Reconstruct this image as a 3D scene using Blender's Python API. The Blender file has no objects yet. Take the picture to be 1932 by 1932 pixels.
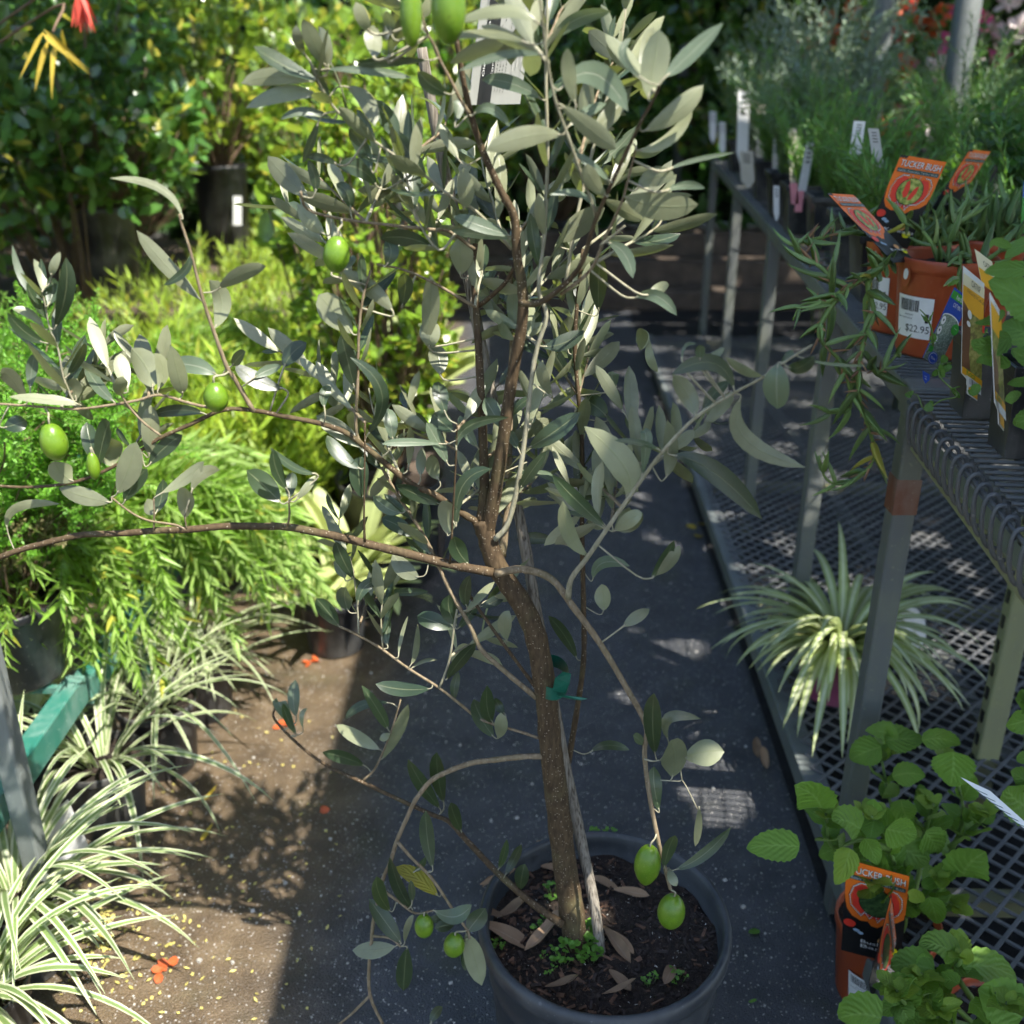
import bpy, math, random
import numpy as np
from mathutils import Vector, Matrix

rng = random.Random(7)
R = math.radians
sc = bpy.context.scene
col = sc.collection

# ------------------------------------------------------------------ camera
H, PITCH, FU = 1.32, 23.5, 1932.0            # height of the lens, downward tilt, focal length in picture units
cam_d = bpy.data.cameras.new('camera'); cam = bpy.data.objects.new('camera', cam_d); col.objects.link(cam)
cam.location = (0, 0, H); cam.rotation_euler = (R(90 - PITCH), 0, 0)
cam_d.sensor_width = 36; cam_d.lens = 36; cam_d.clip_start = 0.02; cam_d.clip_end = 300
cam_d.dof.use_dof = True; cam_d.dof.focus_distance = 1.15; cam_d.dof.aperture_fstop = 4.6
sc.camera = cam
# ------------------------------------------------------------------ sky, sun, exposure
SUN_EL, SUN_AZ = 58.0, 132.0                 # azimuth from +Y (away from camera) towards +X (right)
SV = Vector((math.cos(R(SUN_EL))*math.sin(R(SUN_AZ)), math.cos(R(SUN_EL))*math.cos(R(SUN_AZ)), math.sin(R(SUN_EL))))
w = bpy.data.worlds.new('World'); sc.world = w; w.use_nodes = True
nt = w.node_tree; bg = nt.nodes['Background']; sky = nt.nodes.new('ShaderNodeTexSky')
sky.sky_type = 'NISHITA'; sky.sun_disc = False; sky.sun_elevation = R(SUN_EL); sky.sun_rotation = R(SUN_AZ)
nt.links.new(sky.outputs[0], bg.inputs[0]); bg.inputs[1].default_value = 0.135
sd = bpy.data.lights.new('sun', 'SUN'); sd.energy = 4.8; sd.angle = R(0.53); sd.color = (1.0, .95, .86)
so = bpy.data.objects.new('sun', sd); col.objects.link(so); so.location = SV*20
so.rotation_euler = (-SV).to_track_quat('-Z', 'Y').to_euler()
sc.view_settings.view_transform = 'Standard'; sc.view_settings.look = 'None'
sc.view_settings.gamma = 1; sc.view_settings.use_curve_mapping = False
sc.view_settings.exposure = 1.4
sc.cycles.use_adaptive_sampling = True; sc.cycles.adaptive_threshold = 0.03; sc.cycles.adaptive_min_samples = 16; sc.cycles.max_bounces = 6; sc.cycles.diffuse_bounces = 3; sc.cycles.glossy_bounces = 2; sc.cycles.transmission_bounces = 3; sc.cycles.caustics_reflective = False; sc.cycles.caustics_refractive = False

# ------------------------------------------------------------------ picture units -> directions
CP, SP = math.cos(R(PITCH)), math.sin(R(PITCH))
def ray(u, v):
    dx, dy = (u-966)/FU, (966-v)/FU
    return Vector((dx, CP+dy*SP, -SP+dy*CP))
def P(u, v, y):                               # the point of the sight line at ground distance y
    d = ray(u, v); return Vector((0, 0, H)) + d*(y/d.y)
def G(u, v, z=0.0):                           # the point of the sight line at height z
    d = ray(u, v); return Vector((0, 0, H)) + d*((z-H)/d.z)
def depth(p): return p[1]*CP + (H-p[2])*SP
def px(p):
    d = depth(p); return 966+FU*p[0]/d, 966-FU*(p[1]*SP-(H-p[2])*CP)/d

# ------------------------------------------------------------------ materials
MATS = {}
class NB:
    def __init__(s, name):
        s.m = bpy.data.materials.new(name); s.m.use_nodes = True; s.t = s.m.node_tree
        s.b = s.t.nodes['Principled BSDF']; s.o = s.t.nodes['Material Output']; MATS[name] = s.m
    def n(s, typ, **kw):
        x = s.t.nodes.new('ShaderNode'+typ)
        for k, v in kw.items(): setattr(x, k, v)
        return x
    def l(s, a, b): s.t.links.new(a, b)
    def val(s, op, a, b=None, c=None, clamp=False):
        x = s.n('Math', operation=op); x.use_clamp = clamp
        for i, q in enumerate((a, b, c)):
            if q is None: continue
            if isinstance(q, (int, float)): x.inputs[i].default_value = q
            else: s.l(q, x.inputs[i])
        return x.outputs[0]
    def mix(s, f, a, b, typ='MIX'):
        x = s.n('MixRGB', blend_type=typ)
        for i, q in enumerate((f, a, b)):
            if isinstance(q, (int, float)): x.inputs[i].default_value = q
            elif isinstance(q, tuple): x.inputs[i].default_value = (*q[:3], 1)
            else: s.l(q, x.inputs[i])
        return x.outputs[0]
    def noise(s, scale, detail=4, vec=None, rough=.55):
        x = s.n('TexNoise'); x.inputs['Scale'].default_value = scale; x.inputs['Detail'].default_value = detail
        x.inputs['Roughness'].default_value = rough
        if vec is not None: s.l(vec, x.inputs['Vector'])
        return x.outputs['Fac']
    def ramp(s, f, stops):
        x = s.n('ValToRGB'); e = x.color_ramp.elements
        while len(e) < len(stops): e.new(.5)
        for i, (p, c) in enumerate(stops): e[i].position = p; e[i].color = (*c, 1)
        s.l(f, x.inputs[0]); return x.outputs[0]
    def smooth(s, f, a, b):
        x = s.n('MapRange', interpolation_type='SMOOTHSTEP'); s.l(f, x.inputs[0])
        x.inputs[1].default_value = a; x.inputs[2].default_value = b; return x.outputs[0]
    def pos(s): return s.n('NewGeometry').outputs['Position']
    def obj(s): return s.n('TexCoord').outputs['Object']
    def bump(s, h, strength=.3, dist=.01):
        x = s.n('Bump'); x.inputs['Strength'].default_value = strength; x.inputs['Distance'].default_value = dist
        s.l(h, x.inputs['Height']); s.l(x.outputs[0], s.b.inputs['Normal']); return x.outputs[0]
    def set(s, col=None, rough=None, spec=None, metal=None):
        if col is not None:
            if isinstance(col, tuple): s.b.inputs['Base Color'].default_value = (*col, 1)
            else: s.l(col, s.b.inputs['Base Color'])
        if rough is not None:
            if isinstance(rough, (int, float)): s.b.inputs['Roughness'].default_value = rough
            else: s.l(rough, s.b.inputs['Roughness'])
        if spec is not None: s.b.inputs['Specular IOR Level'].default_value = spec
        if metal is not None: s.b.inputs['Metallic'].default_value = metal
        return s.m

def plain(name, c, rough=.6, var=.25, scale=30, spec=.4, bump=0, bscale=200, metal=0):
    k = NB(name); f = k.noise(scale, 5, k.pos())
    lo = tuple(x*(1-var) for x in c); hi = tuple(min(1, x*(1+var)) for x in c)
    k.set(k.ramp(f, [(.3, lo), (.7, hi)]), rough, spec, metal)
    if bump: k.bump(k.noise(bscale, 3, k.pos()), bump, .004)
    return k.m

def leafmat(name, top, back=None, vein=None, rough=.42, trans=.3, tcol=None, var=.35, spec=.45, side=0, stripe=None, yellow=0, spots=0, fine=False):
    """two-sided leaf: upper and lower skin, midrib, optional side veins or pale stripes; thin enough to let light through"""
    k = NB(name); back = back or tuple(min(1, x*1.25+.01) for x in top); vein = vein or tuple(min(1, x*1.8+.02) for x in top)
    uv = k.n('UVMap'); sp = k.n('SeparateXYZ'); k.l(uv.outputs[0], sp.inputs[0])
    U, V = sp.outputs[0], sp.outputs[1]
    geo = k.n('NewGeometry'); oi = k.n('ObjectInfo')
    rnd = k.val('FRACT', k.val('ADD', oi.outputs['Random'], geo.outputs['Random Per Island']))
    au = k.val('ABSOLUTE', k.val('SUBTRACT', U, .5))
    vm = k.val('SUBTRACT', 1, k.smooth(au, .012, .05))
    c = k.mix(geo.outputs['Backfacing'], top, back)
    if stripe:
        s = k.smooth(au, stripe[1], stripe[2]); c = k.mix(s, stripe[0], c) if stripe[3] else k.mix(s, c, stripe[0])
    c = k.mix(k.val('MULTIPLY', vm, .55), c, vein)
    n = k.noise(55, 4 if fine else 1, k.pos())
    vf = k.val('ADD', k.val('MULTIPLY', k.val('ADD', k.val('MULTIPLY', rnd, .7), k.val('MULTIPLY', n, .6)), 2*var), 1-var*1.3)
    cc = k.n('CombineColor')
    for i in range(3): k.l(vf, cc.inputs[i])
    c = k.mix(1.0, c, cc.outputs[0], 'MULTIPLY')
    if yellow:
        r2 = k.val('FRACT', k.val('MULTIPLY', rnd, 7.31)); c = k.mix(k.val('MULTIPLY', k.smooth(r2, 1-yellow, 1-yellow*.5), .8), c, (.42, .36, .05))
    if spots:
        c = k.mix(k.val('MULTIPLY', k.smooth(k.noise(420, 2, k.pos()), .66, .74), spots), c, (.05, .045, .02))
    k.set(c, rough, spec)
    if side:
        st = k.val('SINE', k.val('MULTIPLY', k.val('SUBTRACT', V, k.val('MULTIPLY', au, .9)), side*6.283))
        h = k.val('ADD', k.val('MULTIPLY', st, .5), k.val('MULTIPLY', k.noise(260, 3, k.pos()), .8)); k.bump(h, .55, .0016)
    elif fine:
        k.bump(k.val('ADD', k.val('MULTIPLY', vm, -.6), k.val('MULTIPLY', k.noise(300, 2, k.pos()), .3)), .3, .001)
    tr = k.n('BsdfTranslucent'); tc = tcol or (min(1, top[0]*2.4+.02), min(1, top[1]*2.6+.05), top[2]*1.0)
    tcm = k.mix(1.0, tc, cc.outputs[0], 'MULTIPLY'); k.l(tcm, tr.inputs[0])
    ms = k.n('MixShader'); ms.inputs[0].default_value = trans
    k.l(k.b.outputs[0], ms.inputs[1]); k.l(tr.outputs[0], ms.inputs[2]); k.l(ms.outputs[0], k.o.inputs[0])
    return k.m

# ------------------------------------------------------------------ objects
def tag(o, label=None, cat=None, group=None, kind=None):
    for k, v in (('label', label), ('category', cat), ('group', group), ('kind', kind)):
        if v: o[k] = v
    return o
def root(name, loc, label, cat, group=None):
    o = bpy.data.objects.new(name, None); col.objects.link(o); o.location = loc; o.empty_display_size = .02
    return tag(o, label, cat, group)
def link(name, me, parent=None, M=None, smooth=None):
    """mesh in world coordinates (or placed by M); as a child it keeps its place"""
    o = bpy.data.objects.new(name, me); col.objects.link(o)
    M = M if M is not None else Matrix()
    if parent is not None:
        o.parent = parent; q = parent
        while q is not None: M = (q.matrix_basis.inverted() if False else Matrix.Translation(-q.location)) @ M; q = q.parent
    o.matrix_basis = M
    return o
def mesh(name, v, f, mat, smooth=True, uv=None):
    me = bpy.data.meshes.new(name); me.from_pydata([tuple(x) for x in v], [], f)
    if smooth: me.polygons.foreach_set('use_smooth', [True]*len(me.polygons))
    if uv is not None:
        L = me.uv_layers.new(name='UVMap'); vi = np.empty(len(me.loops), int); me.loops.foreach_get('vertex_index', vi)
        L.data.foreach_set('uv', np.asarray(uv, dtype=np.float32)[vi].ravel())
    me.materials.append(MATS[mat] if isinstance(mat, str) else mat); return me
def quads(name, V, Q, UV, mat):
    """big mesh of quads from arrays"""
    me = bpy.data.meshes.new(name); nv, nq = len(V), len(Q)
    me.vertices.add(nv); me.vertices.foreach_set('co', V.astype(np.float32).ravel())
    me.loops.add(nq*4); me.loops.foreach_set('vertex_index', Q.astype(np.int32).ravel())
    me.polygons.add(nq); me.polygons.foreach_set('loop_start', np.arange(0, nq*4, 4, dtype=np.int32))
    try: me.polygons.foreach_set('loop_total', np.full(nq, 4, dtype=np.int32))
    except Exception: pass
    me.polygons.foreach_set('use_smooth', np.ones(nq, dtype=bool))
    if UV is not None:
        L = me.uv_layers.new(name='UVMap'); L.data.foreach_set('uv', UV.astype(np.float32)[Q.ravel()].ravel())
    me.update(calc_edges=True); me.validate(); me.materials.append(MATS[mat]); return me

class GB:                                       # collects simple shapes into one mesh
    def __init__(s): s.v = []; s.f = []
    def add(s, v, f):
        o = len(s.v); s.v += [Vector(x) for x in v]; s.f += [tuple(i+o for i in q) for q in f]; return s
    def box(s, c, size, M=None):
        x, y, z = (q/2 for q in size); c = Vector(c)
        v = [Vector((i*x, j*y, k*z)) for k in (-1, 1) for j in (-1, 1) for i in (-1, 1)]
        if M is not None: v = [M @ q for q in v]
        return s.add([c+q for q in v], [(0, 2, 3, 1), (4, 5, 7, 6), (0, 1, 5, 4), (2, 6, 7, 3), (0, 4, 6, 2), (1, 3, 7, 5)])
    def bar(s, a, b, wx, wz, up=Vector((0, 0, 1))):     # square bar from a to b
        a, b = Vector(a), Vector(b); d = (b-a).normalized()
        x = d.cross(up)
        if x.length < 1e-4: x = Vector((1, 0, 0))
        x.normalize(); z = x.cross(d)
        v = [p+x*i*wx/2+z*k*wz/2 for p in (a, b) for k in (-1, 1) for i in (-1, 1)]
        return s.add(v, [(0, 1, 3, 2), (4, 6, 7, 5), (0, 4, 5, 1), (2, 3, 7, 6), (0, 2, 6, 4), (1, 5, 7, 3)])
    def tube(s, pts, rad, n=6, cap=True):
        pts = [Vector(p) for p in pts]; m = len(pts)
        if not hasattr(rad, '__len__'): rad = [rad]*m
        t = [(pts[min(i+1, m-1)]-pts[max(i-1, 0)]).normalized() for i in range(m)]
        a = t[0].orthogonal().normalized(); v = []
        for i in range(m):
            a = (a-t[i]*a.dot(t[i])); a = a.normalized() if a.length > 1e-6 else t[i].orthogonal().normalized()
            b = t[i].cross(a)
            v += [pts[i]+(a*math.cos(2*math.pi*j/n)+b*math.sin(2*math.pi*j/n))*rad[i] for j in range(n)]
        f = [(i*n+j, i*n+(j+1) % n, (i+1)*n+(j+1) % n, (i+1)*n+j) for i in range(m-1) for j in range(n)]
        if cap: f += [tuple(range(n-1, -1, -1)), tuple((m-1)*n+j for j in range(n))]
        return s.add(v, f)
    def lathe(s, prof, c, n=40, sx=1, sy=1, M=None):
        c = Vector(c); v = []
        for r, z in prof:
            for j in range(n):
                q = Vector((r*sx*math.cos(2*math.pi*j/n), r*sy*math.sin(2*math.pi*j/n), z))
                v.append(c+(M @ q if M is not None else q))
        m = len(prof); f = [(i*n+j, i*n+(j+1) % n, (i+1)*n+(j+1) % n, (i+1)*n+j) for i in range(m-1) for j in range(n)]
        return s.add(v, f)
    def ob(s, name, mat, parent=None, smooth=True):
        return link(name, mesh(name, s.v, s.f, mat, smooth), parent)
def autosmooth(o, ang=40):
    me = o.data
    try: me.set_sharp_from_angle(angle=R(ang))
    except Exception: pass
    return o
def bevel(o, w_=.002, seg=2):
    m = o.modifiers.new('bevel', 'BEVEL'); m.width = w_; m.segments = seg; m.limit_method = 'ANGLE'; m.angle_limit = R(50); return o

def spline(pts, k=4):
    pts = [Vector(p) for p in pts]
    if len(pts) < 3: return [pts[0].lerp(pts[-1], i/k) for i in range(k+1)]
    q = [pts[0]*2-pts[1]]+pts+[pts[-1]*2-pts[-2]]; out = []
    for i in range(1, len(q)-2):
        for j in range(k):
            t = j/k; a, b, c, d = q[i-1], q[i], q[i+1], q[i+2]
            out.append(.5*((2*b)+(c-a)*t+(2*a-5*b+4*c-d)*t*t+(3*b-a-3*c+d)*t*t*t))
    return out+[pts[-1]]

# ------------------------------------------------------------------ leaves
def prof_olive(t): return min(1, (t+.012)**.88*(1.0-t)**.68*2.88)
def prof_oval(t): return min(1, (t+.01)**.62*(1.0-t)**.5*2.2)
def prof_ovate(t): return min(1, (t+.004)**.42*(1.0-t)**.72*1.95)
def prof_blade(t): return min(1, (t+.25)**.4)*max(.02, (1-t**3))
def prof_narrow(t): return max(.03, min(1, 4*t+.2)*(1-t**2.2))
PROF = dict(olive=prof_olive, oval=prof_oval, ovate=prof_ovate, blade=prof_blade, narrow=prof_narrow)

def leaf_grid(cen, side, nrm, W, prof, fold=.12, rows=8, tooth=0, wave=0, ph=0, asp=1):
    """cen(t), side(t), nrm(t) -> verts, quads, uvs; three columns of vertices"""
    v, uv = [], []
    for i in range(rows+1):
        t = i/rows; hw = max(.006, PROF[prof](t))*W/2
        if tooth: hw *= 1+tooth*(1 if i % 2 else -1)
        c, s, n = cen(t), side(t), nrm(t); wv = wave*W*math.sin(t*9+ph)
        v += [c-s*hw+n*(fold*hw+wv)*asp, c, c+s*hw+n*(fold*hw-wv)*asp]; uv += [(0, t), (.5, t), (1, t)]
    q = [(i*3+j, i*3+j+1, i*3+j+4, i*3+j+3) for i in range(rows) for j in (0, 1)]
    return v, q, uv

class Variants:                                # a family of unit leaves (length 1 along y) shared by many objects
    def __init__(s, name, mat, prof, n=6, bend=(-.5, .5), fold=(.05, .3), rows=7, tooth=0, wave=.0, seed=1, asp=.3):
        r = random.Random(seed); s.me, s.A, s.mat = [], [], mat
        for i in range(n):
            b = r.uniform(*bend); tw = r.uniform(-.35, .35); fo = r.uniform(*fold); sb = r.uniform(-.1, .1)
            def cen(t): return Vector((sb*t*t, math.sin(b*t)/b if abs(b) > .02 else t, -(1-math.cos(b*t))/b if abs(b) > .02 else 0))
            def nrm(t): a = tw*t; return Vector((math.sin(a), math.sin(b*t)*math.cos(a), math.cos(b*t)*math.cos(a)))
            def side(t): a = tw*t; return Vector((math.cos(a), 0, -math.sin(a)*asp))
            v, q, uv = leaf_grid(cen, side, nrm, 1, prof, fo, rows, tooth, wave, r.uniform(0, 6), asp)
            # width is a unit as well, so it can be scaled on its own
            s.me.append(mesh(name, v, q, mat, True, uv)); s.A.append((np.array([tuple(p) for p in v]), np.array(q), np.array(uv)))
class KiteVariants(Variants):                  # tiny leaves of four corners
    def __init__(s, name, mat, n=5, seed=3):
        r = random.Random(seed); s.me, s.A, s.mat = [], [], mat
        for i in range(n):
            z = r.uniform(.05, .2); t = r.uniform(.4, .6); v = [Vector((0, 0, 0)), Vector((.5, t, z)), Vector((0, 1, r.uniform(-.25, .2))), Vector((-.5, t, z))]; q = [(0, 1, 2, 3)]; uv = [(.5, 0), (1, .5), (.5, 1), (0, .5)]
            s.me.append(mesh(name, v, q, mat, False, uv)); s.A.append((np.array([tuple(p) for p in v]), np.array(q), np.array(uv)))
class BarVariants(Variants):                   # fleshy three-sided leaves
    def __init__(s, name, mat, n=5, seed=3):
        r = random.Random(seed); s.me, s.A, s.mat = [], [], mat
        for i in range(n):
            b = r.uniform(-.9, .2); v, uv = [], []; rows = 6
            for k in range(rows+1):
                t = k/rows; h = max(.04, min(1, t*5+.45)*(1-t**2.6))*.5; c = Vector((0, math.sin(b*t)/b, -(1-math.cos(b*t))/b))
                for j in range(4):
                    a = math.pi/4+j*math.pi/2+.2; v.append(c+Vector((math.cos(a)*h, 0, math.sin(a)*h*.16))); uv.append((j/3, t))
            q = [(k*4+j, k*4+(j+1) % 4, k*4+4+(j+1) % 4, k*4+4+j) for k in range(rows) for j in range(4)]
            s.me.append(mesh(name, v, q, mat, True, uv)); s.A.append((np.array([tuple(p) for p in v]), np.array(q), np.array(uv)))

def orient(p, d, n, L, W):
    d = d.normalized(); x = d.cross(n)
    if x.length < 1e-4: x = d.orthogonal()
    x.normalize(); z = x.cross(d)
    return Matrix(((x.x*W, d.x*L, z.x*L, p.x), (x.y*W, d.y*L, z.y*L, p.y), (x.z*W, d.z*L, z.z*L, p.z), (0, 0, 0, 1)))
def rvec(r=rng): 
    while True:
        q = Vector((r.uniform(-1, 1), r.uniform(-1, 1), r.uniform(-1, 1)))
        if .05 < q.length < 1: return q.normalized()

class Foliage:
    def __init__(s, var): s.var = var; s.it = []
    def add(s, p, d, n, L, W): s.it.append((rng.randrange(len(s.var.me)), orient(p, d, n, L, W), L/max(.1, depth(p))))
    def finish(s, rt, nobj=300, name='leaf', stuff='foliage'):
        def key(x):
            u, v = px(x[1].translation); inside = -60 < u < 1992 and -60 < v < 1992
            return -(x[2] + (10 if inside else 0))
        s.it.sort(key=key) if nobj < len(s.it) else None
        T = Matrix.Translation(-rt.location)
        for k, M, _ in s.it[:nobj]:
            o = bpy.data.objects.new(name, s.var.me[k]); o.parent = rt; o.matrix_basis = T @ M; col.objects.link(o)
        rest = s.it[nobj:]
        if rest:
            V, Q, UV, off = [], [], [], 0
            for k, M, _ in rest:
                a, q, uv = s.var.A[k]; m = np.array(M); V.append(a @ m[:3, :3].T + m[:3, 3]); Q.append(q+off); UV.append(uv); off += len(a)
            me = quads(stuff, np.concatenate(V), np.concatenate(Q), np.concatenate(UV), s.var.mat)
            tag(link(stuff, me, rt), kind='stuff')

def walk(poly, spacing, t0=0.0, jit=.2):
    """points, tangents, fraction along a polyline"""
    Ls = [(poly[i+1]-poly[i]).length for i in range(len(poly)-1)]; tot = sum(Ls); s = tot*t0
    while s < tot:
        a = 0; i = 0
        while i < len(Ls)-1 and a+Ls[i] < s: a += Ls[i]; i += 1
        f = (s-a)/max(1e-6, Ls[i]); yield poly[i].lerp(poly[i+1], f), (poly[i+1]-poly[i]).normalized(), s/tot
        s += spacing*(1+rng.uniform(-jit, jit))
def stem_leaves(fol, poly, spacing, ang, L, wr, t0=.15, pair=2, up=.3, lj=.25, taper=.4, aj=14, tipup=0):
    """leaves in twos or threes at nodes along a stem, each node turned against the last"""
    tw = rng.uniform(0, 6.28)
    for p, t, f in walk(poly, spacing, t0):
        a = t.orthogonal().normalized(); b = t.cross(a); tw += 1.57 if pair == 2 else 2.4
        for j in range(pair):
            an = tw+j*2*math.pi/pair+rng.uniform(-.35, .35); o = a*math.cos(an)+b*math.sin(an)
            al = R(ang+rng.uniform(-aj, aj))*(1-.35*f*tipup)
            d = (t*math.cos(al)+o*math.sin(al)); d.z += up*.3; d.normalize()
            n = (t*math.sin(al)-o*math.cos(al)*1.0)+Vector((0, 0, up))+rvec()*.35
            l = L*(1+rng.uniform(-lj, lj))*(1-taper*f); fol.add(p, d, n, l, l*wr*rng.uniform(.8, 1.2))
def arch(base, n, h, spread, droop, seg=5, jit=.15, az=None, azr=3.14, r0=.02):
    out = []
    for i in range(n):
        a = (az if az is not None else 0)+rng.uniform(-azr, azr); s = spread*rng.uniform(.35, 1.0); hh = h*rng.uniform(.6, 1.05); dr = droop*rng.uniform(.5, 1.2)
        o = Vector((math.cos(a), math.sin(a), 0)); b = Vector(base)+o*rng.uniform(0, r0); pts = []
        for k in range(seg+1):
            t = k/seg; q = b+o*s*t**1.2+Vector((0, 0, hh*(t*1.15-.15*t*t)-dr*t*t*t)); q += rvec()*jit*.12*t*h; pts.append(q)
        out.append(spline(pts, 2))
    return out
def stem_obs(rt, polys, r, mat, name='stem', n=5):
    for p in polys:
        m = len(p); GB().tube(p, [r*(1-.65*i/(m-1)) for i in range(m)], n).ob(name, mat, rt)

def plant_pot(name, label, cat, c, r, h, mat, group=None, square=False, lip=.008, n=36, soil='soil', wall=.004, fill=.86, taper=.78, rotz=0):
    """flower pot standing on c: body with a thick lip, and the soil inside"""
    rt = root(name, c, label, cat, group); c = Vector(c)
    if square:
        n = 4; M = Matrix.Rotation(rotz+math.pi/4, 3, 'Z'); k = 1.414
        prof = [(.02*r, 0), (r*taper*k, 0), (r*.97*k, h-lip*2), (r*1.07*k, h-lip*2), (r*1.09*k, h), (r*1.0*k, h), (r*(1-wall/r)*k, h-.002), (r*(taper+.2*(1-taper))*k, h*fill), (.001, h*fill-.002)]
        o = GB().lathe(prof, c, 4, M=M).ob('body', mat, rt, False); bevel(o, .0015, 2)
        GB().lathe([(r*(taper+.16)*k*.98, h*fill+.003), (.001, h*fill+.006)], c, 4, M=M).ob('soil', soil, rt, False)
    else:
        prof = [(.01, .001), (r*taper*.96, .001), (r*taper, .006), (r*.95, h-lip*2.6), (r*.965, h-lip*2.4), (r*.99, h-lip*2.0), (r*1.0, h-lip*1.6), (r, h-lip*.5), (r*.99, h-lip*.1), (r*.975, h), (r*.955, h-lip*.12), (r*.945, h-lip*.5), (r*.93, h*fill), (r*.5, h*fill-.004)]
        GB().lathe(prof, c, n).ob('body', mat, rt)
        g = GB(); k = 14
        rr = [i/k for i in range(k, -1, -1)]
        g.lathe([(r*.935*q, h*fill+.004+.006*math.sin(q*9)*(1-q)+rng.uniform(-.002, .002)) for q in rr], c, n); o = g.ob('soil', soil, rt)
        for v_ in o.data.vertices: v_.co.z += rng.uniform(-.0022, .0022)*min(1, r/.08)
    return rt
# ------------------------------------------------------------------ materials of the place
def ground_mat():
    k = NB('ground'); p = k.pos(); sp = k.n('SeparateXYZ'); k.l(p, sp.inputs[0])
    big = k.noise(2.2, 5, p); mid = k.noise(14, 5, p); fine = k.noise(120, 3, p)
    dirt = k.ramp(mid, [(.25, (.050, .034, .019)), (.55, (.103, .072, .041)), (.8, (.16, .117, .070))])
    asph = k.ramp(mid, [(.25, (.030, .033, .038)), (.75, (.074, .077, .085))])
    xx = k.val('ADD', sp.outputs[0], k.val('MULTIPLY', k.val('SUBTRACT', big, .5), .35))
    c = k.mix(k.smooth(xx, -.42, -.18), dirt, asph)
    c = k.mix(k.val('MULTIPLY', k.smooth(k.noise(5.5, 4, p), .55, .75), .55), c, (.045, .050, .022))   # algae
    gr = k.noise(520, 3, p, .7); c = k.mix(1.0, c, k.ramp(gr, [(.32, (.45, .45, .45)), (.5, (.95, .95, .95)), (.68, (1.9, 1.85, 1.75))]), 'MULTIPLY')
    vo = k.n('TexVoronoi'); vo.inputs['Scale'].default_value = 170; k.l(p, vo.inputs['Vector'])
    st = k.val('LESS_THAN', vo.outputs['Distance'], .26); pick = k.n('SeparateColor'); k.l(vo.outputs['Color'], pick.inputs[0])
    st = k.val('MULTIPLY', st, k.val('GREATER_THAN', pick.outputs[0], .55))
    c = k.mix(k.val('MULTIPLY', st, .9), c, k.mix(pick.outputs[1], (.16, .14, .12), (.42, .40, .37)))
    k.set(c, .55, .5)
    vb = k.n('TexVoronoi'); vb.inputs['Scale'].default_value = 380; k.l(p, vb.inputs['Vector'])
    k.bump(k.val('ADD', k.val('MULTIPLY', vb.outputs['Distance'], -1.0), k.val('MULTIPLY', fine, .6)), .6, .004)
    return k.m
ground_mat()
def bark_mat(name, a, b, scale=60, lent=(.32, .27, .20)):
    k = NB(name); o = k.pos(); mp = k.n('Mapping'); k.l(o, mp.inputs[0]); mp.inputs['Scale'].default_value = (1, 1, .28)
    n1 = k.noise(scale*4, 6, mp.outputs[0]); n2 = k.noise(22, 4, o)
    c = k.ramp(n1, [(.3, a), (.7, b)]); c = k.mix(k.val('MULTIPLY', k.smooth(n2, .5, .75), .5), c, (.13, .12, .055))
    vo = k.n('TexVoronoi'); vo.inputs['Scale'].default_value = 420; k.l(o, vo.inputs['Vector'])
    pk = k.n('SeparateColor'); k.l(vo.outputs['Color'], pk.inputs[0])
    d = k.val('MULTIPLY', k.val('LESS_THAN', vo.outputs['Distance'], .3), k.val('GREATER_THAN', pk.outputs[0], .8))
    c = k.mix(k.val('MULTIPLY', d, .8), c, lent); k.set(c, .78, .25)
    k.bump(k.val('ADD', n1, k.val('MULTIPLY', d, .6)), .6, .0015); return k.m
bark_mat('olive_bark', (.042, .027, .014), (.100, .068, .036))
bark_mat('twig_bark', (.13, .095, .055), (.26, .205, .13))
bark_mat('young_twig', (.22, .205, .13), (.36, .34, .24))
k = NB('stake_wood'); mp = k.n('Mapping'); k.l(k.pos(), mp.inputs[0]); mp.inputs['Scale'].default_value = (1, 1, .06)
n1 = k.noise(420, 5, mp.outputs[0]); k.set(k.ramp(n1, [(.32, (.055, .045, .035)), (.5, (.20, .175, .14)), (.75, (.30, .27, .22))]), .85, .2); k.bump(n1, .9, .002)
plain('stem_green', (.13, .20, .045), .5, .3, 40); plain('stem_brown', (.13, .085, .05), .7, .3, 60); plain('stem_red', (.22, .09, .05), .6, .3, 60)
# leaves
leafmat('olive_leaf', (.030, .050, .026), (.205, .218, .130), (.19, .21, .11), .36, .24, (.24, .29, .05), .42, .55, fine=True)
leafmat('olive_leaf_silver', (.105, .140, .088), (.28, .29, .19), (.30, .31, .22), .42, .24, (.24, .30, .09), .3, .5, fine=True)
leafmat('olive_leaf_yellow', (.30, .27, .02), (.34, .30, .08), (.40, .36, .05), .4, .3, (.5, .45, .03), .35, .5, side=5, fine=True)
leafmat('feather_leaf', (.12, .29, .028), None, None, .45, .38, (.34, .62, .05), .35)
leafmat('dry_small', (.17, .15, .06), None, None, .6, .25, (.2, .2, .06), .4)
leafmat('lime_leaf', (.26, .37, .045), (.30, .40, .09), None, .42, .42, (.55, .70, .07), .4, yellow=.12)
leafmat('trail_leaf', (.19, .335, .045), (.25, .37, .10), (.3, .38, .12), .40, .36, (.40, .60, .07), .4, yellow=.06)
leafmat('glossy_leaf', (.050, .125, .022), (.10, .18, .05), None, .24, .26, (.28, .44, .04), .5, .65, yellow=.10)
leafmat('glossy_lime', (.13, .22, .022), (.18, .26, .06), None, .26, .33, (.42, .55, .05), .45, .6, yellow=.18)
leafmat('dark_leaf', (.050, .120, .026), None, None, .4, .25, None, .4)
leafmat('herb_leaf', (.090, .185, .045), None, None, .5, .25, None, .45)
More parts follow.
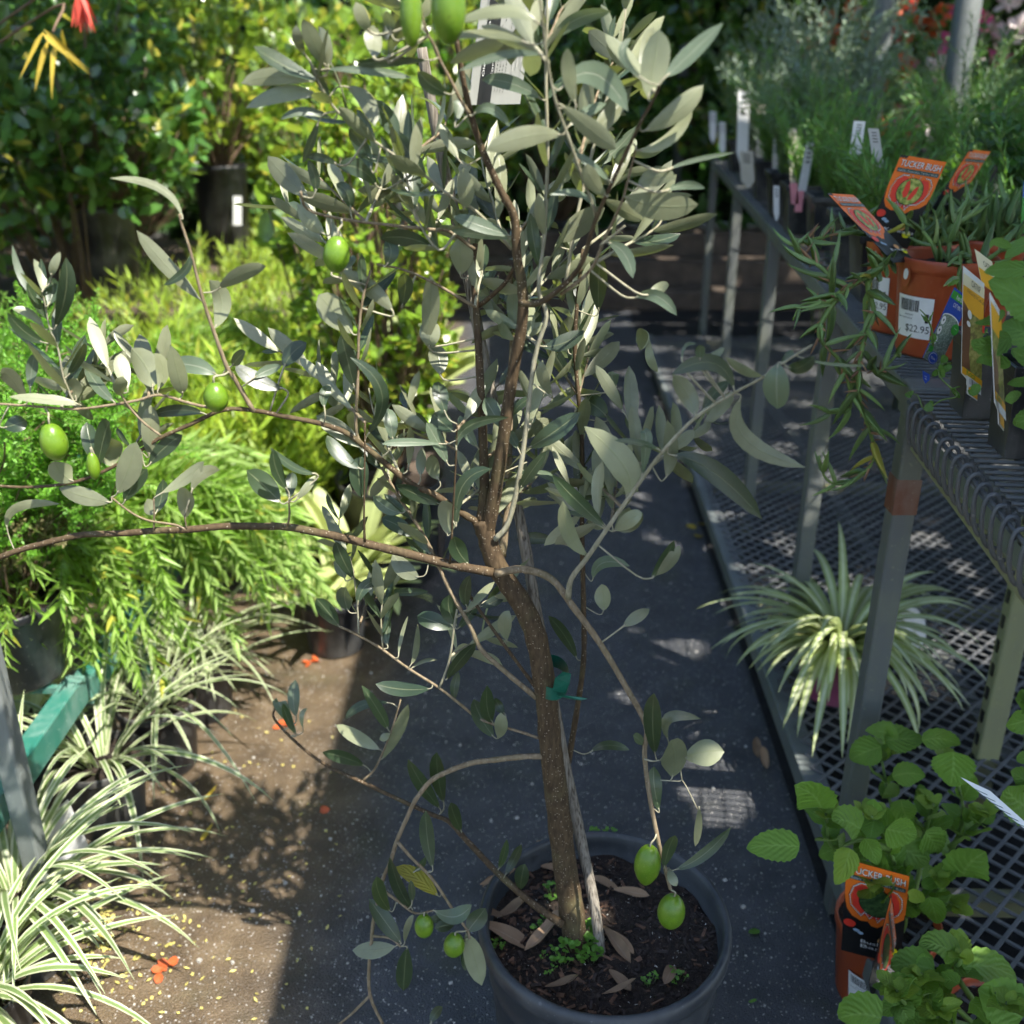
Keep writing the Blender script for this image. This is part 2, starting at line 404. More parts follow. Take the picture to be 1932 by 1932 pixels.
leafmat('grey_leaf', (.16, .215, .15), (.21, .26, .20), None, .55, .22, (.2, .28, .14), .35)
leafmat('rosemary_leaf', (.085, .150, .075), (.19, .24, .17), None, .5, .2, None, .35)
leafmat('basil_leaf', (.115, .215, .028), (.19, .26, .085), (.22, .34, .08), .55, .26, (.28, .50, .05), .25, .3, side=6, spots=.25)
leafmat('basil_leaf_young', (.20, .30, .04), (.21, .30, .09), (.26, .36, .08), .5, .3, (.40, .55, .05), .25, .3, side=6)
leafmat('catnip_leaf', (.11, .22, .045), (.16, .27, .10), (.18, .30, .09), .6, .28, (.26, .46, .06), .22, .25, side=6)
leafmat('succulent_leaf', (.135, .215, .060), (.135, .215, .060), None, .38, .12, None, .45, .5, yellow=.10, fine=True)
leafmat('succulent_dry', (.22, .125, .065), None, None, .7, .1, None, .45, .2)
leafmat('grass_stripe', (.17, .25, .085), (.20, .28, .11), (.17, .26, .08), .42, .28, (.5, .58, .25), .3, .5, stripe=((.60, .62, .42), .24, .30, False))
leafmat('spider_leaf', (.34, .41, .15), (.36, .43, .19), (.6, .62, .4), .4, .3, (.55, .62, .25), .25, .5, stripe=((.62, .66, .42), .17, .24, True))
leafmat('hosta_leaf', (.46, .52, .22), (.40, .46, .2), None, .45, .35, (.6, .66, .2), .25)
leafmat('dry_leaf', (.26, .17, .10), (.30, .20, .13), (.34, .25, .17), .7, .15, (.3, .2, .1), .45, .3, fine=True)
leafmat('fallen_yellow', (.46, .34, .04), (.52, .40, .06), None, .5, .2, (.6, .45, .04), .3)
leafmat('pale_petal', (.60, .52, .16), None, None, .5, .25, (.7, .6, .2), .3)
leafmat('orange_petal', (.50, .105, .03), None, None, .5, .25, (.8, .2, .03), .3)
leafmat('red_flower', (.55, .07, .04), None, None, .5, .3, (.7, .12, .08), .3)
leafmat('pink_flower', (.70, .12, .33), None, None, .5, .3, (.8, .25, .45), .4)
leafmat('white_flower', (.80, .70, .68), None, None, .5, .3, (.8, .7, .7), .3)
leafmat('weed_leaf', (.10, .22, .03), None, None, .45, .3, None, .3)
k = NB('olive_fruit'); n = k.noise(700, 2, k.pos()); c = k.ramp(k.noise(60, 4, k.pos()), [(.3, (.080, .165, .006)), (.75, (.145, .245, .014))])
c = k.mix(k.val('MULTIPLY', k.smooth(n, .60, .68), .5), c, (.22, .32, .06)); c = k.mix(k.val('MULTIPLY', k.smooth(k.noise(150, 3, k.pos()), .68, .74), .6), c, (.05, .05, .01))
k.set(c, .34, .5); k.b.inputs['Subsurface Weight'].default_value = .15; k.b.inputs['Subsurface Radius'].default_value = (.006, .008, .002); k.bump(n, .12, .001)
# soil, pots, metal
k = NB('soil'); a = k.noise(130, 6, k.pos()); b = k.noise(520, 3, k.pos())
c = k.ramp(a, [(.3, (.014, .010, .008)), (.55, (.035, .024, .017)), (.8, (.085, .055, .036))]); c = k.mix(k.val('MULTIPLY', k.smooth(b, .66, .72), .8), c, (.30, .26, .22))
k.set(c, .8, .35); k.bump(k.val('ADD', a, k.val('MULTIPLY', b, .5)), 1.0, .008)
plain('bark_chip', (.115, .062, .036), .75, .6, 90, bump=.5); plain('bark_dark', (.030, .020, .015), .7, .5, 90, bump=.5); plain('grit', (.42, .40, .36), .7, .4, 60)
def plastic(name, c, rough, dust=.25, dcol=(.22, .21, .19)):
    k = NB(name); p = k.pos(); d = k.noise(9, 6, p); e = k.noise(130, 3, p)
    mp = k.n('Mapping'); k.l(p, mp.inputs[0]); mp.inputs['Scale'].default_value = (1, 1, .12); st = k.noise(60, 4, mp.outputs[0])
    f = k.val('MULTIPLY', k.smooth(k.val('ADD', d, k.val('MULTIPLY', st, .35)), .55, .85), dust)
    cc = k.mix(f, c, dcol); cc = k.mix(k.val('MULTIPLY', k.smooth(e, .66, .72), dust), cc, tuple(min(1, x*1.5) for x in dcol)); k.set(cc, k.val('ADD', k.val('MULTIPLY', f, .5), rough), .45)
    k.bump(k.val('ADD', st, e), .08, .002); return k.m
plastic('black_plastic', (.012, .013, .015), .34, .35); plastic('dark_grey_plastic', (.026, .030, .034), .40, .35, (.11, .115, .115)); plastic('orange_plastic', (.36, .065, .018), .38, .10, (.45, .2, .12))
plastic('pink_plastic', (.30, .06, .15), .45, .2); plastic('green_paint', (.022, .135, .100), .42, .3, (.35, .42, .38)); plastic('grey_paint', (.105, .112, .108), .45, .4, (.15, .16, .10)); plastic('mossy_paint', (.20, .20, .11), .6, .4, (.26, .27, .12))
plastic('grey_post', (.115, .130, .125), .5, .4, (.20, .21, .20)); plastic('galvanised', (.10, .105, .11), .5, .3); plastic('dark_wire', (.075, .080, .080), .5, .3); plastic('rust', (.14, .05, .025), .8, .4, (.28, .24, .2))
k = NB('shade_cloth'); k.set((.02, .03, .025), .8, .1)
plain('timber_dark', (.075, .055, .04), .8, .4, 12, bump=.4); plain('green_tape', (.008, .095, .060), .42, .3, 60)
for nm, c, r_ in (('white_card', (.74, .74, .72), .45), ('black_print', (.012, .012, .012), .4), ('orange_print', (.78, .16, .015), .42), ('red_print', (.70, .045, .025), .42), ('teal_print', (.015, .06, .055), .4),
                  ('blue_print', (.022, .065, .34), .4), ('green_print', (.045, .28, .035), .4), ('yellow_print', (.72, .68, .01), .4), ('pale_blue_print', (.30, .42, .55), .4), ('tan_print', (.70, .35, .12), .4),
                  ('grey_card', (.45, .44, .42), .5), ('shaded_card', (.30, .305, .28), .5), ('amber_print', (.80, .40, .02), .42), ('brown_print', (.16, .075, .035), .42), ('cream_print', (.78, .70, .45), .42), ('pink_card', (.65, .25, .28), .5), ('beige_card', (.50, .46, .38), .55)):
    plain(nm, c, r_, .06, 50, .45)
def photo_print(name, stops, scale):
    k = NB(name); k.set(k.ramp(k.noise(scale, 5, k.pos()), stops), .4, .45)
photo_print('photo_fruit', [(.35, (.05, .10, .02)), (.5, (.24, .30, .05)), (.62, (.45, .45, .12))], 160)
photo_print('photo_leaf', [(.35, (.015, .035, .012)), (.55, (.05, .10, .03)), (.75, (.12, .18, .06))], 150)
photo_print('photo_herb', [(.35, (.10, .14, .10)), (.55, (.25, .31, .25)), (.75, (.42, .48, .40))], 420)
photo_print('photo_meadow', [(.3, (.12, .08, .03)), (.5, (.26, .26, .06)), (.75, (.48, .40, .16))], 170)
k = NB('darkening_sheet'); k.set(k.ramp(k.noise(40, 4, k.pos()), [(.3, (.008, .008, .009)), (.8, (.022, .022, .023))]), .7, .3); k.bump(k.noise(600, 2, k.pos()), .5, .002)
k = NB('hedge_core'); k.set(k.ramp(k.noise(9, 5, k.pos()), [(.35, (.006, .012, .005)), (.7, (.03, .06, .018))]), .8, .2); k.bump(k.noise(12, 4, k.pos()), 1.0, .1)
# ------------------------------------------------------------------ the setting
gb = GB().add([(-60, -40, 0), (60, -40, 0), (60, 90, 0), (-60, 90, 0)], [(0, 1, 2, 3)]); tag(gb.ob('ground', 'ground', None, False), 'damp asphalt nursery path with brown silt and grit', 'ground', kind='structure')

# shade roof over the right-hand benches: cloth panels on posts; its edge draws the line of shade along the path
ZR = 2.5; kx, ky = SV.x/SV.z, SV.y/SV.z
EDGE = -.37+ZR*kx
rf = root('shade_roof', (EDGE+.3, 2.6, 0), 'dark shade cloth roof on grey posts over the right hand benches', 'shade roof')
def roof_at(x, y, z): h = ZR-z; return (x+h*kx, y+h*ky)
holes = [(roof_at(.60, 1.74, .27), .085, .055), (roof_at(.41, 1.66, 0), .07, .10), (roof_at(.90, 2.0, .12), .03, .05), (roof_at(.20, .92, .55), .045, .03), (roof_at(.66, 1.22, .12), .02, .016), (roof_at(.52, 1.08, .1), .02, .014),  # holes added so sun flecks and dapples fall below
         (roof_at(.75, 2.6, .12), .05, .04), (roof_at(1.0, 3.0, .12), .04, .06), (roof_at(.6, 3.3, .0), .05, .05), (roof_at(.85, 2.3, .12), .03, .03), (roof_at(.3, 2.3, 0), .03, .03), (roof_at(.2, 3.2, 0), .05, .06), (roof_at(.68, 1.6, .9), .02, .02)]
rr = random.Random(5)
for _ in range(260):
    holes.append(((rr.uniform(EDGE+.75, 4.5), rr.uniform(.9, 6.5)), rr.uniform(.02, .075), rr.uniform(.02, .075)))
def panel(x0, x1, y0, y1, rt=None, zr=None, st=.04):
    rt = rt or rf; zz = zr or ZR; nx, ny = max(1, round((x1-x0)/st)), max(1, round((y1-y0)/st)); dx, dy = (x1-x0)/nx, (y1-y0)/ny
    v = [(x0+i*dx, y0+j*dy, zz+.03*math.sin((x0+i*dx)*2.1)*math.sin((y0+j*dy)*1.7)) for j in range(ny+1) for i in range(nx+1)]; f = []
    X, Y = np.meshgrid(x0+(np.arange(nx)+.5)*dx, y0+(np.arange(ny)+.5)*dy); keep = np.ones(X.shape, bool); wob = 1+.35*np.sin(X*37+1)*np.sin(Y*41)
    for (hx, hy), ra, rb in holes: keep &= ((X-hx)/(ra+.004))**2+((Y-hy)/(rb+.004))**2 > wob
    for j, i in zip(*np.nonzero(keep)): j, i = int(j), int(i); f.append((j*(nx+1)+i, j*(nx+1)+i+1, (j+1)*(nx+1)+i+1, (j+1)*(nx+1)+i))
    GB().add(v, f).ob('cloth_panel', 'shade_cloth', rt)
yg = 4.15+ZR*ky
panel(EDGE, 4.9, -2.2, yg, st=.025); panel(EDGE+.25, 4.9, yg+.35, 4.6)
panel(EDGE-.5, 4.9, 4.65, 9.5)
for (x, y) in ((P(1662, 60, 4.3).x, 4.3), (P(1812, 100, 3.7).x, 3.7), (4.6, 8.5), (1.35, 8.8), (4.7, -.8)):
    GB().bar((x, y, 0), (x, y, ZR+.02), .065, .065).ob('post', 'grey_post', rf)

# unseen shade cloth added to put the back left shrubs in broken shade
rf2 = root('shade_roof', (-.6, 2.2, 0), 'added unseen dark shade cloth with holes to dapple the back left shrubs', 'shade roof'); holes = []
for _ in range(150): holes.append(((rr.uniform(-3.4, -.5), rr.uniform(1.8, 5.6)), rr.uniform(.02, .10), rr.uniform(.02, .10)))
panel(-3.4, -.52, 1.9, 5.6, rf2, 2.4)
for x, y in ((-.6, 5.5), (-3.3, 5.5), (-3.3, 2.0)): GB().bar((x, y, 0), (x, y, 2.42), .06, .06).ob('post', 'grey_post', rf2)

# ------------------------------------------------------------------ right-hand bench: painted steel legs, wire deck with a curled edge, expanded-metal lower shelf
ZB = .92
b0, b1 = G(1932, 1000, ZB), G(1340, 300, ZB)           # aisle edge of the deck
bd = (b1-b0).normalized(); bn = Vector((bd.y, -bd.x, 0))  # along the edge, and away from the aisle
def BE(y): t = (y-b0.y)/bd.y; return b0+bd*t
bw = .95
bt = root('plant_bench', (BE(1.33).x, 1.33, 0), 'long grey steel plant bench with wire deck and mesh lower shelf beside the path', 'bench')
p1 = BE(1.335)
for y in (1.335, 1.95, 2.86, 3.9, 5.05):
    q = BE(y); o = GB().bar((q.x+.02, q.y, 0), (q.x+.02, q.y, ZB-.012), .033, .033).ob('leg', 'grey_paint', bt, False); bevel(o, .004)
for y in (1.62, 2.4, 3.4, 5.0):
    q = BE(y)+bn*(bw if y > 2 else .33); o = GB().bar((q.x, q.y, 0), (q.x, q.y, ZB-.03), .042, .030).ob('leg', 'mossy_paint', bt, False); bevel(o, .004)
q = BE(1.62)+bn*.33                                       # slots of the punched-angle leg
for i in range(16): GB().box((q.x-.0218, q.y, .12+.05*i), (.002, .010, .024)).ob('slot', 'black_print', bt, False)
q = p1+Vector((.02, 0, 0)); GB().bar((q.x, q.y, .742), (q.x, q.y, .795), .0342, .0342).ob('rust_band', 'rust', bt, False)
a, b = BE(1.335), BE(5.1); o = GB().bar((a.x+.02, a.y, ZB-.012), (b.x+.02, b.y, ZB-.012), .034, .034).ob('edge_rail', 'grey_paint', bt, False); bevel(o, .004)
a = BE(1.335); c = a+bn*bw; o = GB().bar((a.x, a.y, ZB-.013), (c.x, c.y, ZB-.013), .05, .046).ob('end_rail', 'grey_paint', bt, False); bevel(o, .004)
for y in (1.95, 2.86, 3.9, 5.05):
    a = BE(y); c = a+bn*bw; GB().bar((a.x+.02, a.y, ZB-.03), (c.x, c.y, ZB-.03), .03, .03).ob('cross_rail', 'mossy_paint', bt, False)
a, c = BE(.6)+bn*bw, BE(5.1)+bn*bw; GB().bar((a.x, a.y, ZB-.03), (c.x, c.y, ZB-.03), .03, .03).ob('back_rail', 'mossy_paint', bt, False)
# deck: cross wires one by one near the camera, long wires under them
wire = GB().tube([(0, 0, 0), (bw, 0, 0)], .0022, 5); wme = mesh('deck_wire', wire.v, wire.f, 'dark_wire')
ang = math.atan2(bn.y, bn.x)
y = .62
while y < 5.0:
    a = BE(y); link('deck_wire', wme, bt, Matrix.Translation((a.x+.004, a.y, ZB+.006)) @ Matrix.Rotation(ang, 4, 'Z')); y += .017 if y < 2.2 else .05
for i in range(22):
    a, c = BE(.6)+bn*(.012+i*.044), BE(5.05)+bn*(.012+i*.044); GB().tube([(a.x, a.y, ZB+.001), (c.x, c.y, ZB+.001)], .0024, 5).ob('long_wire', 'dark_wire', bt)
# near end: the deck hangs past the end rail; its cut edge is a row of curled wire loops on a rod
a, c = BE(.60), BE(1.30)
GB().tube([(a.x-.004, a.y, ZB-.006), (c.x-.004, c.y, ZB-.006)], .0026, 6).ob('edge_rod', 'dark_wire', bt)
a, c = BE(.60)+bn*.02, BE(1.30)+bn*.02
GB().bar((a.x, a.y, ZB-.062), (c.x, c.y, ZB-.062), .022, .022).ob('lower_rail', 'mossy_paint', bt, False)
lp = [(.016, 0, -.052), (.004, 0, -.050), (-.004, 0, -.035), (-.007, .001, -.010), (-.004, .002, .004), (.004, .003, .006), (.009, .004, -.002), (.006, .005, -.012)]
lg = GB().tube(spline(lp, 3), .0026, 6); lme = mesh('wire_loop', lg.v, lg.f, 'dark_wire')
y = .62
while y < 1.29:
    a = BE(y); link('wire_loop', lme, bt, Matrix.Translation((a.x-.004, a.y, ZB-.004)) @ Matrix.Rotation(math.atan2(-bd.x, bd.y), 4, 'Z')); y += .028
# lower shelf
ZS = .12
l0, l1 = G(1560, 1540, ZS), G(1366, 1021, ZS); ld = (l1-l0).normalized(); ln = Vector((ld.y, -ld.x, 0))
def LE(y): return l0+ld*((y-l0.y)/ld.y)
a, c = LE(.95), LE(4.9); o = GB().bar((a.x, a.y, ZS-.012), (c.x, c.y, ZS-.012), .045, .045).ob('shelf_rail', 'grey_post', bt, False); bevel(o, .004)
for y in (1.25, 2.2, 3.0, 3.9, 4.8):
    a = LE(y); c = a+ln*1.15; GB().bar((a.x+.02, a.y, ZS-.018), (c.x, c.y, ZS-.018), .03, .03).ob('shelf_cross_rail', 'mossy_paint', bt, False)
for f in (.4, .85, 1.2):
    a, c = LE(1.0)+ln*f, LE(4.9)+ln*f; GB().bar((a.x, a.y, ZS-.03), (c.x, c.y, ZS-.03), .035, .03).ob('shelf_bearer', 'grey_paint', bt, False)
for y, xo in ((1.0, 0), (2.55, .03), (4.3, .03)):
    a = LE(y); GB().bar((a.x+xo, a.y, 0), (a.x+xo, a.y, ZS-.02), .04, .04).ob('shelf_foot', 'grey_post', bt, False)
g = GB(); sp_ = .042; wd = 1.18; y0, y1 = 1.0, 4.85
for i in range(-30, 125):
    for sg in (1, -1):                                       # bars across the shelf at 45 degrees, cut to its ends
        ya = y0+i*sp_; yb = ya+sg*wd; f0, f1 = 0.0, 1.0
        for lim, s in ((y0, 1), (y1, -1)):
            da, db = s*(ya-lim), s*(yb-lim)
            if da < 0 and db < 0: f0, f1 = 1, 0
            elif da < 0: f0 = max(f0, da/(da-db))
            elif db < 0: f1 = min(f1, da/(da-db))
        if f1-f0 > .01:
            A = LE(ya+(yb-ya)*f0)+ln*wd*f0; B = LE(ya+(yb-ya)*f1)+ln*wd*f1
            g.bar((A.x, A.y, ZS+.013+.0005*sg), (B.x, B.y, ZS+.013+.0005*sg), .006, .003)
tag(GB().add([(LE(.95).x-.01, .95, .004), (3.4, .95, .004), (3.6, 6.0, .004), (LE(6.0).x, 6.0, .004)], [(0, 1, 2, 3)]).ob('darkening_sheet', 'darkening_sheet', None, False), 'black sheet added to darken the ground under the benches', 'darkening sheet', kind='structure')  # black sheet laid in to deepen the shade under the benches
tag(g.ob('expanded_metal', 'galvanised', bt, False), kind='stuff')

# ------------------------------------------------------------------ left-hand low bench: green painted rails
XG, ZG = G(130, 1290, .30).x, .30
gt = root('plant_bench', (XG, 1.6, 0), 'low green painted steel bench edge under the potted shrubs', 'bench')
o = GB().box((XG, 1.47, ZG-.028), (.035, .26, .055)).ob('rail', 'green_paint', gt, False); bevel(o, .003)
o = GB().box((XG, 1.18, ZG-.028), (.035, .30, .055)).ob('rail', 'green_paint', gt, False); bevel(o, .003)
o = GB().box((XG, 2.75, ZG-.028), (.035, .75, .055)).ob('rail', 'green_paint', gt, False); bevel(o, .003)
o = GB().box((XG, 1.98, ZG-.045), (.035, .74, .055)).ob('rail', 'green_paint', gt, False); bevel(o, .003)
for i in range(12):
    y = 1.06+i*.17; GB().bar((XG-.02, y, ZG-.012), (XG-.9, y, ZG-.012), .012, .012).ob('cross_bar', 'green_paint', gt, False)
for y in (1.08, 2.0, 3.0):
    for x in (XG-.02, XG-.88): GB().bar((x, y, 0), (x, y, ZG-.03), .035, .035).ob('leg', 'green_paint', gt, False)
q = P(-2, 1330, 1.25)
o = GB().bar((q.x, 1.25, 0), (q.x, 1.25, .60), .030, .035).ob('bench_post', 'grey_post', None, False); bevel(o, .004); tag(o, 'weathered grey steel post standing beside the low green bench edge', 'post')
# ------------------------------------------------------------------ the olive in its pot
PC = G(1140, 1725, .30); PC.z = 0                           # pot axis
pot = root('plant_pot', PC, 'large dark grey plastic pot holding the olive tree', 'plant pot')
pr = [(.02, .002), (.128, .002), (.132, .010), (.150, .205), (.1525, .212), (.1525, .222), (.151, .226), (.1545, .262), (.157, .268), (.1625, .272), (.1655, .279), (.1658, .290), (.164, .297), (.160, .300), (.1555, .299), (.153, .294), (.1515, .283), (.149, .250), (.10, .244)]
GB().lathe(pr, PC, 72).ob('body', 'dark_grey_plastic', pot)
# soil: a lumpy disc heaped slightly to the trunk
def soil_z(x, y):
    r_ = math.hypot(x-PC.x, y-PC.y); return .262+.010*(1-r_/.15)+.004*math.sin(x*71+1)*math.sin(y*63)+.002*math.sin(x*190)*math.sin(y*170+2)
g = GB(); nr, na = 26, 72; v = []
for i in range(nr+1):
    for j in range(na):
        r_ = .1505*i/nr; x, y = PC.x+r_*math.cos(6.2832*j/na), PC.y+r_*math.sin(6.2832*j/na); v.append((x, y, soil_z(x, y)+rng.uniform(-.0016, .0016)))
g.add(v, [(i*na+j, i*na+(j+1) % na, (i+1)*na+(j+1) % na, (i+1)*na+j) for i in range(nr) for j in range(na)]).ob('soil', 'soil', pot)
for nm, mat, cnt, sz in (('bark_chips', 'bark_chip', 420, (.004, .013)), ('dark_bark_chips', 'bark_dark', 700, (.003, .010)), ('grit', 'grit', 260, (.0012, .0028))):
    g = GB()
    for _ in range(cnt):
        a, r_ = rng.uniform(0, 6.283), .146*math.sqrt(rng.random()); x, y = PC.x+r_*math.cos(a), PC.y+r_*math.sin(a); s = rng.uniform(*sz)
        if mat == 'bark_chip' and (x > PC.x+.02 and rng.random() < .75): continue
        M = Matrix.Rotation(rng.uniform(0, 6.28), 3, 'Z') @ Matrix.Rotation(rng.uniform(-.5, .5), 3, 'X') @ Matrix.Rotation(rng.uniform(-.5, .5), 3, 'Y')
        g.box((x, y, soil_z(x, y)+s*.12), (s*rng.uniform(.18, .5), s*rng.uniform(.8, 1.6), s*rng.uniform(.10, .28)), M)
    tag(g.ob(nm, mat, pot, False), kind='stuff')

TB = G(1087, 1782, .266)
olive = root('olive_tree', TB, 'young olive tree with grey green leaves and green olives in the large grey pot', 'olive tree')
# crops of the photograph used while tracing: origin and scale of each
CR = dict(A=(0, 0, .33455), B=(497.2, 0, .33455), C=(845.2, 0, .3088), E=(0, 646.3, .33455), F=(596.6, 596.6, .33455), H=(497.2, 1143.5, .25733), I=(845.2, 1143.5, .3088),
          J=(596.6, 1484.5, .2316), K=(845.2, 1484.5, .3088), M=(1143.5, 596.6, .25733), N=(198.9, 298.3, .25733), U=(0, 0, 1.0))
def cu(c, x, y): o = CR[c]; return o[0]+x*o[2], o[1]+y*o[2]
